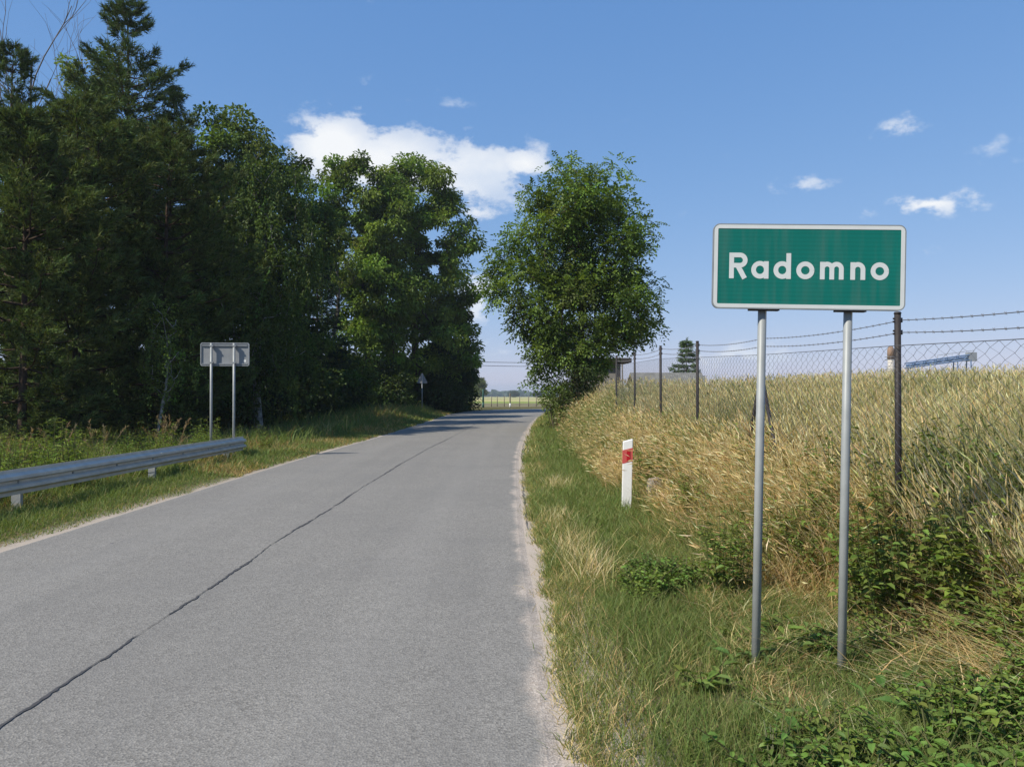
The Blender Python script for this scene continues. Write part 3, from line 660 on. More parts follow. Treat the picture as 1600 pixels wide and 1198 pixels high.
for k, (x_, Yd, w, h, col, lab) in enumerate([(545, 51, 1.6, 4.2, (.062, .10, .03), 'light green hazel bush under the split-topped ash'), (600, 56, 2.2, 3.0, (.034, .058, .02), 'dark bush beside the triangular warning sign'),
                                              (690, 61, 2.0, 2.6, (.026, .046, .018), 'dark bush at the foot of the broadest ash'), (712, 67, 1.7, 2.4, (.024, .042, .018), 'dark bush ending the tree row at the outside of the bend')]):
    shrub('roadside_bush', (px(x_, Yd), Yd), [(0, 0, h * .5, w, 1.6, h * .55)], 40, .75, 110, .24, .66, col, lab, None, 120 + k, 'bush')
shrub('lilac_bush', (px(868, 33), 33), [(0, 0, 1.1, .7, .7, 1.2), (.7, .3, .9, .7, .7, 1.0)], 34, .32, 90, .12, .55, (.075, .12, .036), 'light green bush at the foot of the lone ash by the verge', None, 131, 'bush')
shrub('elder_bush', (px(915, 32), 32), [(0, 0, .9, 1.0, .7, 1.0)], 30, .36, 80, .12, .6, (.03, .05, .02), 'dark bush right under the trunk of the lone ash', None, 132, 'bush')

# ------------------------------------------------------------------ far country
def lumps(name, items, col, seed, mat):
    """rounded far crowns; every item (x, y, z, rx, ry, rz)"""
    r = np.random.default_rng(seed); import bmesh
    bm = bmesh.new(); bmesh.ops.create_icosphere(bm, subdivisions=2, radius=1); V0 = np.array([v.co[:] for v in bm.verts]); F0 = np.array([[v.index for v in f.verts] for f in bm.faces]); bm.free()
    s = Soup()
    for it in items:
        V = V0 * (1 + .22 * r.standard_normal((len(V0), 1))) * np.array(it[3:6]) + np.array(it[:3]); s.add(V, F0, np.clip(jitter(col, 1, .15, .05, r) * (1 + .1 * r.standard_normal((len(V), 1))), .01, .5))
    return s.mesh(name, mat)
items = []
for q in range(600):
    xq = rng.uniform(-900, 1300); yq = 1350 + 160 * math.sin(xq * .004) + rng.uniform(-40, 90); zg = float(height(xq, yq)); hh = rng.uniform(7, 11)
    items.append((xq, yq, zg + hh * .45, rng.uniform(5, 10), rng.uniform(5, 9), hh * .6))
tag(link('distant_woods', lumps('distant_woods', items, (.045, .07, .035), 5, M_LEAF)), 'band of distant woods along the horizon beyond the fields', 'woods', kind='stuff')
def far_tree(x_, Yd, top, w, label, seed, col=(.06, .09, .04)):
    X_ = px(x_, Yd); zg = float(height(X_, Yd)); H = 1.6 + (612 - top) * Yd / 1246 - zg
    broadleaf('field_tree', (X_, Yd), H, [(0, 0, H * .62, w, w, H * .36), (.1 * w, 0, H * .38, w * .9, w * .8, H * .26)], 60, w * .36, 70, w * .17, .65, col, label, None, seed, .02 * H, .7, mind=w * .2)
far_tree(747, 240, 587, 2.4, 'lone pale tree standing in the far field beyond the bend', 201, (.085, .115, .055))
far_tree(706, 260, 604, 2.6, 'small dark tree in the far field by the edge of the wood', 202)
far_tree(803, 700, 611, 4.2, 'small round tree far off in the yellow field', 203, (.04, .06, .035))
far_tree(842, 560, 610, 4.0, 'small far tree just clear of the lone ash foliage', 204, (.04, .06, .035))

# fence across the end of the road
FG = 'wooden fence posts along the far field'
for k, x_ in enumerate([702, 713, 725, 737, 768, 777, 788, 812, 826, 838]):
    Yd = 86 + .02 * k; Xp = px(x_, Yd); zg = float(height(Xp, Yd))
    V, Fs = tube_np([(0, 0, -.1), (0, 0, .5), (.01, 0, 1.15)], [.045, .045, .04], 7)
    o = part('fence_post', (V, Fs), M_WOOD, None, True, (Xp, Yd, zg)); tag(o, 'thin weathered wooden fence post at the edge of the far field', 'fence post', FG)
wires = []
for h_ in (.45, .8, 1.1):
    xs = np.linspace(px(690, 86), px(870, 86), 40); wires.append(tube_np(np.stack([xs, np.full(40, 86.06), .02 * np.sin(xs * 2) + h_], -1), .006, 4))
tag(part('fence_wire', wires, M_WIRE, None), 'slack wires strung along the far field fence', 'wire')
def bollard(x_, Yd, top, mat, label, rad, cap=None):
    Xp = px(x_, Yd); H = 1.6 + (612 - top) * Yd / 1246
    root = tag(empty('roadside_post', (Xp, Yd, 0)), label, 'post')
    part('shaft', tube_np([(0, 0, -.1), (0, 0, H * .5), (0, 0, H - .05), (0, 0, H)], [rad, rad, rad, rad * .7], 10), mat, root, True)
    part('foot', tube_np([(0, 0, -.05), (0, 0, H * .28)], [rad * 1.15, rad * 1.12], 10), cap or mat, root, True)
bollard(755, 81, 608, M_GREENPOST, 'dark green post across the end of the road', .10)
bollard(797, 82, 614, M_WOOD, 'brown wooden post with a pale foot at the bend', .07, M_POSTWHITE)

def utility_line():
    Yd = 112
    poles = [(-17.5, Yd), (15.5, Yd)]
    for k, (a, b_) in enumerate(poles):
        root = tag(empty('utility_pole', (a, b_, float(height(a, b_)))), ['wooden utility pole behind the ash trees of the bend', 'wooden utility pole behind the lone ash'][k], 'utility pole')
        part('pole', tube_np([(0, 0, -.2), (0, 0, 3), (0, 0, 6.6)], [.13, .12, .09], 10), M_WOOD, root, True)
        part('crossarm', box_np(-.06, .06, -.6, .6, 6.0, 6.12), M_WOOD, root)
        for s_ in (-.5, .5): part('insulator', tube_np([(0, s_, 6.12), (0, s_, 6.2), (0, s_, 6.28)], [.03, .045, .02], 8), M_CREAM, root, True)
    for k, (dy, dz) in enumerate(((.5, 0), (-.5, -.55))):
        t = np.linspace(0, 1, 50); xs = poles[0][0] + (poles[1][0] - poles[0][0]) * t
        z = 6.35 + dz - .55 * t - 3.2 * .42 * t * (1 - t)
        tag(part('power_cable', tube_np(np.stack([xs, np.full(50, Yd + dy), z], -1), .035, 5), M_DARKSTEEL, None), ['upper power cable crossing the sky over the road end', 'lower power cable crossing the sky over the road end'][k], 'cable')
utility_line()

# buildings and machinery beyond the fence
def shelter():
    z0 = float(height(5, 41)); root = tag(empty('shelter', (4.6, 41, z0)), 'small grey shelter with a dark flat roof behind the lone ash', 'shelter')
    part('wall', box_np(-1.1, .6, -1.1, 1.2, -.2, 1.98), M_SHEDWALL, root); part('roof', box_np(-1.3, 1.35, -1.4, 1.5, 1.98, 2.2), M_DARKROOF, root, bevel=.02)
    part('post', box_np(.66, .82, -1.2, -1.04, -.2, 1.98), M_DARKROOF, root)
shelter()
def barn():
    z0 = float(height(9, 47)); root = tag(empty('low_barn', (9.2, 48, z0)), 'long low barn with a grey roof seen through the chain-link fence', 'barn')
    part('wall', box_np(-1.9, 2.0, -1.5, 1.5, -.2, .75), M_SHEDWALL, root)
    V = np.array([(-2.1, -1.8, .62), (2.2, -1.8, .62), (2.2, 0, 1.42), (-2.1, 0, 1.42), (-2.1, 1.8, .62), (2.2, 1.8, .62), (-2.1, -1.8, .70), (2.2, -1.8, .70), (2.2, 0, 1.5), (-2.1, 0, 1.5), (-2.1, 1.8, .70), (2.2, 1.8, .70)])
    part('roof', (V, [np.array([(0, 3, 2, 1), (3, 4, 5, 2), (6, 7, 8, 9), (9, 8, 11, 10), (0, 1, 7, 6), (4, 10, 11, 5), (0, 6, 9, 3), (3, 9, 10, 4), (1, 2, 8, 7), (2, 5, 11, 8)])]), M_GREYROOF, root)
barn()
sC = conifer_meshes('garden_spruce', 6.2, .05, 2.1, 23, 'spruce', .5, (.06, .095, .06), dens=.8, per=6, shoot=.3, nw=.05)
conifer('spruce_tree', (px(1072, 62), 62), sC, 'conical garden spruce standing beyond the barn roof', None, 0, 1.0).location.z = -.4
def conveyor():
    Yd = 120; z0 = 1.4; x0, x1 = px(1416, Yd), px(1519, Yd); zA, zB = 1.6 + 37 * Yd / 1246, 1.6 + 51 * Yd / 1246
    root = tag(empty('conveyor', ((x0 + x1) / 2, Yd, z0)), 'blue inclined conveyor boom sticking up beyond the grain field', 'conveyor'); c = (x0 + x1) / 2
    pl = lambda t, dz, dy=0: (x0 + (x1 - x0) * t - c, dy, zA + (zB - zA) * t + dz - z0)
    bars = [tube_np([pl(0, dz, dy), pl(1, dz, dy)], .1, 5) for dz in (0, .7) for dy in (-.5, .5)]
    part('boom', bars, M_BLUE, root)
    part('lattice', [tube_np([pl(k / 12, .7 * (k % 2), -.5), pl((k + 1) / 12, .7 * ((k + 1) % 2), -.5)], .05, 4) for k in range(12)], M_BLUE, root)
    part('belt', [tube_np([pl(0, .35), pl(1, .35)], .2, 6)], M_BLUE, root)
    part('handrail', [tube_np([pl(.45, 1.3, -.5), pl(1, 1.3, -.5)], .035, 4)] + [tube_np([pl(t, .7, -.5), pl(t, 1.3, -.5)], .03, 4) for t in np.linspace(.45, 1, 6)], M_GALV, root)
    part('head', box_np(*(np.array([pl(.93, 0)[0], pl(1.04, 0)[0]])), -.6, .6, pl(1, -.3)[2], pl(1, 1.0)[2]), M_GALV, root)
    for t in (.75, .95):
        part('leg', [tube_np([(pl(t, 0)[0], d, -.5), pl(t, 0, d * .6)], .09, 5) for d in (-.9, .9)], M_BLUE, root)
    part('leg', [tube_np([(pl(.05, 0)[0], d, -.5), pl(.05, 0, d * .6)], .09, 5) for d in (-.7, .7)], M_BLUE, root)
conveyor()
def tower():
    Yd = 121; Xp = px(1392, Yd); z0 = 1.4; top = 1.6 + 72 * Yd / 1246 - z0
    root = tag(empty('dust_tower', (Xp, Yd, z0)), 'slim cream and brown plant tower with railings beyond the grain', 'tower')
    part('column', tube_np([(0, 0, -.5), (0, 0, top * .72)], .45, 12), M_CREAM, root, True)
    part('cap', tube_np([(0, 0, top * .72), (0, 0, top * .92), (0, 0, top)], [.5, .5, .22], 12), M_RUST, root, True)
    for zz in (top * .5, top * .70):
        th = np.linspace(0, 2 * np.pi, 17); part('railing', [tube_np(np.stack([.85 * np.cos(th), .85 * np.sin(th), np.full(17, zz + d)], -1), .035, 4, False) for d in (0, .45)] , M_GALV, root)
tower()

# ------------------------------------------------------------------ guardrail
def guardrail():
    y0, y1 = 2.6, 20.0; root = tag(empty('guardrail', (-6.6, y1, -.1)), 'galvanised corrugated steel guardrail along the verge behind the grass', 'guardrail')
    prof = np.array([(0, .0), (.0, .045), (.075, .085), (.075, .125), (.008, .155), (.008, .185), (.075, .215), (.075, .255), (0, .295), (0, .34)])
    def zb(y): return .17 + .06 * (y1 - y) / 9.3
    def beam(ya, yb, curl):
        n = 14; ys = np.linspace(ya, yb, n); s = Soup(); rows = []
        for side in (0, 1):
            for y in ys:
                xo = 0; zo = 0
                if curl:
                    f = max(0, (y - (yb - .45)) / .45); xo = -.22 * f * f; zo = -.035 * f
                p = np.zeros((len(prof), 3)); p[:, 0] = prof[:, 0] + xo - side * .004; p[:, 1] = y; p[:, 2] = zb(y) + prof[:, 1] + zo; rows.append(p)
        V = np.array(rows); m = len(prof); F = []
        for side in (0, 1):
            o = side * n * m
            for a in range(n - 1):
                for b_ in range(m - 1):
                    q = [o + a * m + b_, o + (a + 1) * m + b_, o + (a + 1) * m + b_ + 1, o + a * m + b_ + 1]; F.append(q if side else q[::-1])
        for b_, e in ((0, 0), (m - 1, 1)):
            for a in range(n - 1): F.append([a * m + b_, (a + 1) * m + b_, n * m + (a + 1) * m + b_, n * m + a * m + b_])
        for a in (0, n - 1):
            for b_ in range(m - 1): F.append([a * m + b_, a * m + b_ + 1, n * m + a * m + b_ + 1, n * m + a * m + b_])
        return V.reshape(-1, 3) - np.array([0, y1, -.1]), [np.array(F)]
    cuts = [y0, 6.9, 10.95, 15.0, y1]
    for k in range(4): part('beam', beam(cuts[k] - (.16 if k else 0), cuts[k + 1], k == 3), M_RAIL, root, loc=(.006 * (k % 2), 0, .003 * (k % 2)))
    for y in (6.75, 10.8, 14.85, 18.7):
        p = part('post', [box_np(-.155, -.03, y - y1 - .03, y - y1 - .024, -.35, zb(y) + .36), box_np(-.155, -.149, y - y1 - .024, y - y1 + .03, -.35, zb(y) + .36), box_np(-.036, -.03, y - y1 - .024, y - y1 + .03, -.35, zb(y) + .36)], M_GALV, root)
        part('spacer', box_np(-.028, .006, y - y1 - .05, y - y1 + .05, zb(y) + .14 + .1, zb(y) + .21 + .1), M_GALV, p)
    for k, y in enumerate(np.arange(4, 19, 1.33)):
        part('bolt', tube_np([(.0, y - y1, zb(y) + .27), (.026, y - y1, zb(y) + .27)], [.02, .016], 8), M_GALV, root)
guardrail()

# ------------------------------------------------------------------ signs
def rounded_rect(w, h, r_, n=6):
    pts = []
    for cx, cy, a0 in ((w / 2 - r_, h / 2 - r_, 0), (-w / 2 + r_, h / 2 - r_, 90), (-w / 2 + r_, -h / 2 + r_, 180), (w / 2 - r_, -h / 2 + r_, 270)):
        for k in range(n + 1): a = R(a0 + 90 * k / n); pts.append((cx + r_ * math.cos(a), cy + r_ * math.sin(a)))
    return np.array(pts)
def plate(w, h, r_, y0, y1, n=6):
    """rounded slab in the XZ plane between y0 (front) and y1 (back)"""
    P = rounded_rect(w, h, r_, n); m = len(P); V = np.array([(a, y0, b) for a, b in P] + [(a, y1, b) for a, b in P]); k = np.arange(m); k2 = (k + 1) % m
    V = np.vstack([V, [(0, y0, 0), (0, y1, 0)]])
    return V, [np.stack([k, k + m, k2 + m, k2], -1), np.vstack([np.stack([k, k2, np.full(m, 2 * m)], -1), np.stack([k2 + m, k + m, np.full(m, 2 * m + 1)], -1)])]
def frame_ring(w, h, r_, w2, h2, r2, y0, y1, n=6):
    A = rounded_rect(w, h, r_, n); B = rounded_rect(w2, h2, r2, n); m = len(A)
    V = np.array([(a, y, b) for P, y in ((A, y0), (B, y0), (A, y1), (B, y1)) for a, b in P]); k = np.arange(m); k2 = (k + 1) % m
    return V, [np.vstack([np.stack([k, k2, k2 + m, k + m], -1), np.stack([k + 2 * m, k + 3 * m, k2 + 3 * m, k2 + 2 * m], -1), np.stack([k, k + 2 * m, k2 + 2 * m, k2], -1), np.stack([k + m, k2 + m, k2 + 3 * m, k + 3 * m], -1)])]

def letter_geo(ch, x0, u, y, w=23.0):
    """letter shapes as strokes; u metres per unit, y the front plane; capitals 127 high, small letters 87"""
    out = []; hw = w / 2; lift = [0]
    def strip(pts, half):
        pts = np.asarray(pts, float); d = unit(np.gradient(pts, axis=0)); nr = np.stack([-d[:, 1], d[:, 0]], -1); a = pts + nr * half; b_ = pts - nr * half; n = len(pts); yy = y - .00025 * lift[0]; lift[0] += 1
        V = np.zeros((2 * n, 3)); V[:n, 0] = (a[:, 0] + x0) * u; V[:n, 2] = a[:, 1] * u; V[n:, 0] = (b_[:, 0] + x0) * u; V[n:, 2] = b_[:, 1] * u; V[:, 1] = yy; k = np.arange(n - 1)
        out.append((V, [np.stack([k, k + 1, k + 1 + n, k + n], -1)]))
    def arc(cx, cy, rx, ry, a0, a1, n=28): a = np.radians(np.linspace(a0, a1, n)); return np.stack([cx + rx * np.cos(a), cy + ry * np.sin(a)], -1)
    r_ = 43.5 - hw
    if ch == 'o': strip(arc(43.5, 43.5, r_, r_, 0, 360, 48), hw)
    if ch == 'a': strip(arc(42, 43.5, r_ - 1, r_, 0, 360, 48), hw); strip([(84 - hw, 0), (84 - hw, 86)], hw)
    if ch == 'd': strip(arc(42, 43.5, r_ - 1, r_, 0, 360, 48), hw); strip([(84 - hw, 0), (84 - hw, 127)], hw)
    if ch in 'nm':
        xs = [hw, 60] if ch == 'n' else [hw, 57, 102.5]; strip([(xs[0], 0), (xs[0], 86)], hw)
        for a, b_ in zip(xs[:-1], xs[1:]):
            q = (b_ - a) / 2; top = 87 - hw; ar = arc((a + b_) / 2, top - q, q, q, 168, 0, 20); strip(np.vstack([ar, [(b_, 0)]]), hw)
    if ch == 'R':
        strip([(hw, 0), (hw, 127)], hw); q = 25.5
        strip(np.vstack([[(hw, 127 - hw)], arc(52, 127 - hw - q, q, q, 90, -90, 20), [(hw, 127 - hw - 2 * q)]]), hw); strip([(40, 66), (76, 0)], hw * 1.05)
    return out

def town_sign():
    zg = float(height(1.65, 4.63)); root = tag(empty('town_sign', (1.655, 4.63, zg - .02), (0, R(1.25), R(-3.5))), 'green town name sign reading Radomno on two grey tube posts', 'road sign')
    W, H, zc = 1.078, .482, 2.337 - zg
    yb = -.055
    for x_ in (-.243, .245):
        p = part('post', tube_np([(x_, 0, -.35), (x_, 0, 1.0), (x_, 0, 2.565 - zg)], .0245, 20), M_POLE, root, True)
        part('post_cap', tube_np([(x_, 0, 2.565 - zg), (x_, 0, 2.585 - zg), (x_, 0, 2.592 - zg)], [.028, .027, .012], 16), M_DARKSTEEL, p, True)
        for dz in (-.19, .15):
            part('bracket', [box_np(x_ - .09, x_ + .09, yb + .022, yb + .032, zc + dz - .018, zc + dz + .018), tube_np([(x_, 0, zc + dz - .018), (x_, 0, zc + dz + .018)], .029, 14)], M_GALV, p)
        part('bracket', box_np(x_ - .085, x_ + .085, yb + .002, yb + .05, zc - H / 2 - .012, zc - H / 2 - .0), M_DARKSTEEL, p)
    pan = part('panel', plate(W, H, .035, yb, yb + .004), M_SIGNGREEN, root, loc=(0, 0, zc))
    part('rim', frame_ring(W + .008, H + .008, .039, W - .001, H - .001, .0345, yb - .003, yb + .02), M_GALV, pan)
    part('border', frame_ring(W - .004, H - .004, .033, W - .048, H - .048, .006, yb - .0022, yb - .0002), M_SIGNWHITE, pan)
    u = W / 924.0; base = -.5 * H + .170; x0 = -W / 2
    for ch, a in zip('Radomno', (77, 185, 293, 403, 517, 663, 760)):
        o = part('letter', letter_geo(ch, 0, u, yb - .0012), M_SIGNWHITE, pan, loc=(x0 + a * u, 0, base))
town_sign()

def rear_sign():
    X_, Y_ = px(350, 19.2), 19.2; zg = float(height(X_, Y_)); root = tag(empty('road_sign', (X_, Y_, zg), (0, 0, R(4))), 'grey back of a road sign on two tube posts behind the guardrail', 'road sign')
    W, H = 1.14, .55; zt = 1.6 + 76.5 * Y_ / 1246 - zg; zc = zt - H / 2
    for x_ in (-.30, .235):
        p = part('post', tube_np([(x_, 0, -.4), (x_, 0, 1.2), (x_, 0, zt - .005)], .03, 14), M_POLE, root, True)
        for dz in (-.2, .2): part('clamp', box_np(x_ - .045, x_ + .045, -.034, .05, zc + dz - .015, zc + dz + .015), M_GALV, p)
    pan = part('panel', plate(W, H, .04, .085, .09), M_GALV2, root, loc=(0, 0, zc))
    part('rim', frame_ring(W + .012, H + .012, .045, W - .03, H - .03, .03, .06, .1), M_GALV, pan)
    part('stiffener', box_np(-W / 2 + .03, W / 2 - .03, .055, .084, H / 2 - .07, H / 2 - .045), M_GALV, pan)
    part('stiffener', box_np(-W / 2 + .03, W / 2 - .03, .055, .084, -H / 2 + .035, -H / 2 + .06), M_GALV, pan)
    part('sticker', plate(.06, .06, .02, .082, .0845), M_POSTWHITE, pan, loc=(W / 2 - .1, 0, -H / 2 + .12))
rear_sign()

def warning_sign():
    Yd = 56; X_ = px(659.5, Yd); zg = float(height(X_, Yd)); root = tag(empty('warning_sign', (X_, Yd, zg), (0, 0, R(5))), 'triangular warning sign seen from behind at the shaded verge', 'road sign')
    zt = 1.6 + 29 * Yd / 1246 - zg
    part('post', tube_np([(0, 0, -.3), (0, 0, zt - .06)], .035, 10), M_POLE, root, True)
    a = .74; h = a * .866; P = []
    for cx, cz, a0 in ((0, h * .62, 30), (-a / 2 + .04, -h * .36, 150), (a / 2 - .04, -h * .36, 270)):
        for k in range(5): q = R(a0 + 120 * k / 4); P.append((cx + .045 * math.cos(q), cz + .045 * math.sin(q)))
    P = np.array(P); m = len(P); V = np.array([(x_, y_, z_) for y_ in (.04, .055) for x_, z_ in P] + [(0, .04, 0), (0, .055, 0)]); k = np.arange(m); k2 = (k + 1) % m
    pan = part('panel', (V, [np.stack([k, k + m, k2 + m, k2], -1), np.vstack([np.stack([k, k2, np.full(m, 2 * m)], -1), np.stack([k2 + m, k + m, np.full(m, 2 * m + 1)], -1)])]), M_GALV2, root, loc=(0, 0, zt - h * .66))
    part('clamp', box_np(-.05, .05, -.04, .038, -.1, -.06), M_GALV, pan)
warning_sign()

def delineator():
    X_, Y_ = px(978.5, 10.4), 10.4; zg = float(height(X_, Y_)); root = tag(empty('delineator_post', (X_, Y_, zg), (0, R(1.2), R(-4))), 'white plastic roadside marker post with a slanted red band', 'marker post')
    w, d, H = .062, .05, .93
    def slab(z0l, z0r, z1l, z1r, gx, gy):
        V = np.array([(-w - gx, -d - gy, z0l), (w + gx, -d - gy, z0r), (w + gx, d + gy, z0r), (-w - gx, d + gy, z0l), (-w - gx, -d - gy, z1l), (w + gx, -d - gy, z1r), (w + gx, d + gy, z1r), (-w - gx, d + gy, z1l)])
        return V, [np.array([(0, 3, 2, 1), (4, 5, 6, 7), (0, 1, 5, 4), (1, 2, 6, 5), (2, 3, 7, 6), (3, 0, 4, 7)])]
    part('body', slab(-.3, -.3, H - .035, H, 0, 0), M_POSTWHITE, root, bevel=.008)
    b_ = part('red_band', slab(.61, .645, .785, .82, .0015, .0015), M_RED, root)
    V, Fs = slab(.635, .66, .775, .80, 0, 0); V[:, 0] = V[:, 0] * .36 + .008; V[:, 1] = np.where(V[:, 1] < 0, -d - .006, -d - .0012)
    part('reflector', (V, Fs), M_REFL, b_)
delineator()
def stone(loc, sc, label, seed):
    r = np.random.default_rng(seed); import bmesh
    bm = bmesh.new(); bmesh.ops.create_icosphere(bm, subdivisions=3, radius=1); V = np.array([v.co[:] for v in bm.verts]); F = np.array([[v.index for v in f.verts] for f in bm.faces]); bm.free()
    off = np.sum([.09 * np.sin(V @ rand_dir(1, r)[0] * k + r.random() * 6) for k in (2, 3, 5, 7)], 0); V = np.sign(V) * np.abs(V) ** .75 * (1 + off[:, None]) * np.array(sc)
    o = part('stone', (V, [F]), M_STONE, None, True, (loc[0], loc[1], float(height(*loc)) + sc[2] * .55)); tag(o, label, 'stone')
stone((px(1027, 10.9), 10.9), (.13, .12, .16), 'pale rough stone half hidden in dry grass beside the marker post', 3)

# ------------------------------------------------------------------ chain-link fence
def chain_fence():
    a = 3.0; ys = [2.85, 6.2, 9.6, 12.9, 16.1, 19.5, 22.9]; zb = [float(height(a, y)) for y in ys]
    top = [1.6 + (612 - yp) * y / 1246 for y, yp in zip(ys, (430, 490, 522, 534, 541, 551, 556))]; top[0] = 2.1
    wires_z = {}
    root = tag(empty('chain_link_fence', (a, 12, 0)), 'dark posted chain-link fence topped with two barbed wires along the grain field', 'fence')
    O = np.array([a, 12, 0]); loc = lambda y, z, x_=0: np.array([x_, y - 12, z])
    for k, (y, z0, z1) in enumerate(zip(ys, zb, top)):
        p = part('post', tube_np([loc(y, z0 - .3), loc(y, (z0 + z1) / 2), loc(y, z1)], .0245, 12), M_DARKSTEEL, root, True)
        part('post_cap', tube_np([loc(y, z1), loc(y, z1 + .015)], [.03, .022], 12), M_DARKSTEEL, p, True)
        for dz in (.05, .145):
            part('wire_clip', tube_np([loc(y, z1 - dz - .012, -.035), loc(y, z1 - dz - .012, .035), loc(y, z1 - dz + .012, .035), loc(y, z1 - dz + .012, -.035)], .008, 5), M_DARKSTEEL, p)
    z9 = zb[2]
    for yy in (8.75, 10.45): part('brace', tube_np([loc(9.6, z9 + 1.33), loc(yy, z9 - .1)], .022, 10), M_DARKSTEEL, root, True)
    yl_ = np.array(ys)
    for name, off, rr in (('barbed_wire', .05, .0032), ('barbed_wire', .145, .0032)):
        yq = np.arange(ys[0], ys[-1], .06); zt = np.interp(yq, ys, top) - off; seg = np.interp(yq, ys, np.arange(len(ys))) % 1; zt -= .035 * 4 * seg * (1 - seg)
        geo_ = [tube_np(np.stack([.03 * np.ones_like(yq), yq - 12, zt], -1), rr, 4)]
        for y, z in zip(yq[::2], zt[::2]):
            c = np.array([.03, y - 12, z])
            for d in (np.array([.007, .004, .010]), np.array([-.006, .004, .010])): geo_.append(tube_np([c - d, c + d], .0018, 3))
        part(name, geo_, M_WIRE, root)
    for k in range(6):   # woven mesh, one bay at a time
        y0, y1 = ys[k], ys[k + 1]; pitch = .075; n = int((y1 - y0) / pitch); g_ = []
        m = 42
        for q in range(n + 1):
            yc = y0 + (q + .5) * (y1 - y0) / (n + 1); zt = np.interp(yc, ys, top) - .25; z0 = np.interp(yc, ys, zb) - .02; t = np.linspace(0, 1, m)
            pts = np.stack([np.where(np.arange(m) % 2, .006, -.006) - .035, yc - 12 + np.where((np.arange(m) + q) % 2, .5, -.5) * pitch, z0 + (zt - z0) * t], -1); V, Fs = tube_np(pts, .0017, 3, False); g_.append((V, Fs))
        yq = np.linspace(y0, y1, 30); g_.append(tube_np(np.stack([np.full(30, -.035), yq - 12, np.interp(yq, ys, top) - .25], -1), .003, 4))
        part('wire_mesh', g_, M_WIRE, root)
chain_fence()

# ------------------------------------------------------------------ grass and weeds
GREEN = (.165, .215, .058); GREEN2 = (.125, .180, .05); OLIVE = (.25, .235, .09); STRAW = (.64, .49, .24); STRAW2 = (.52, .37, .17); PALE = (.72, .61, .37); RUSTY = (.26, .155, .065)
def scatter(n, x0, x1, y0, y1, p=1.0):
    """y weighted towards the camera when p > 1"""
    t = rng.random(n); y = y0 + (y1 - y0) * t ** p; x = x0 + (x1 - x0) * rng.random(n); return x, y
def on_ground(x, y, dz=-.01): return np.stack([x, y, height(x, y) + dz], -1)
def pick(cols, w, n):
    k = rng.choice(len(cols), n, p=np.array(w) / sum(w)); return np.array(cols)[k] * (1 + .17 * rng.standard_normal((n, 1))) * (1 + .05 * rng.standard_normal((n, 3)))
def mixcol(a, b, f): return a * (1 - f[:, None]) + b * f[:, None]
def put(s, name, label, cat): return tag(link(name, s.mesh(name, M_GRASS)), label, cat, kind='stuff')

# right verge: short grass from the sand edge to the bank
s = Soup()
for n, y0, y1, p, h0, h1, w in ((50000, 2.4, 7.5, 1.35, .05, .15, .005), (36000, 7, 20, 1.5, .06, .17, .009), (16000, 18, 58, 1.3, .08, .22, .02)):
    x, y = scatter(n, 0, 1, y0, y1, p); e = xr(y); wid = 1.55 + .25 * (y < 7) * (7 - y); rag = .12 * (vnoise(x * 0, y, 2.5) - .5) + .07 * (vnoise(x * 0 + 5, y, 9) - .5)
    u = x; x = e - .03 + rag + (u ** 1.0) * wid
    straw = np.clip((vnoise(x, y, .9) - .42) * 2.2 + .4 * np.exp(-((x - e - .16) / .14) ** 2), 0, 1) * .38
    straw = np.clip(straw * np.where((x - e) > .35, .62, 1) - .35 * S(.3, .7, x - e) * S(7.5, 10, y), 0, 1); c = mixcol(pick([GREEN, GREEN2, OLIVE], (5, 3, 2), n), pick([STRAW, OLIVE, STRAW2], (3, 3, 2), n), (rng.random(n) < straw).astype(float))
    edge = S(0, .25, u); hh = rng.uniform(h0, h1, n) * (.75 + .4 * edge) * (1 + .6 * vnoise(x, y, 2.2)) * (1 - .6 * np.exp(-((x - 1.65) / .55) ** 2 - ((y - 4.3) / .45) ** 2))
    blades(s, on_ground(x, y), hh, w * rng.uniform(.6, 1.3, n), rng.uniform(0, 6.28, n), rng.uniform(0, .45, n), rng.uniform(.1, .8, n), np.clip(c, .01, .8), 2)
for cx, cy, nn, h in ((.66, 6.9, 420, .34), (.62, 7.6, 340, .32), (.66, 8.3, 200, .28), (.5, 4.2, 260, .16), (.55, 9.7, 350, .26), (.75, 13.2, 350, .3)):
    x = cx + .12 * rng.standard_normal(nn); y = cy + .3 * rng.standard_normal(nn)
    blades(s, on_ground(x, y), h * rng.uniform(.5, 1.15, nn), .0055, rng.uniform(0, 6.28, nn), rng.uniform(0, .3, nn), rng.uniform(.1, .7, nn), np.clip(pick([STRAW, PALE, OLIVE], (4, 2, 2), nn), .01, .8), 3)
n = 9000; y = 2.4 + 15 * rng.random(n) ** 1.5; x = xr(y) + .0 + .12 * (vnoise(y * 0, y, 2.5) - .5) + .07 * (vnoise(y * 0 + 5, y, 9) - .5) + .05 * rng.standard_normal(n)
blades(s, on_ground(x, y), rng.uniform(.04, .13, n), .006, rng.uniform(0, 6.28, n), rng.uniform(0, .6, n), rng.uniform(.2, .9, n), np.clip(pick([GREEN, OLIVE, STRAW], (4, 3, 3), n), .01, .8), 2)
put(s, 'verge_grass', 'short green and straw grass along the sandy edge of the road', 'grass')

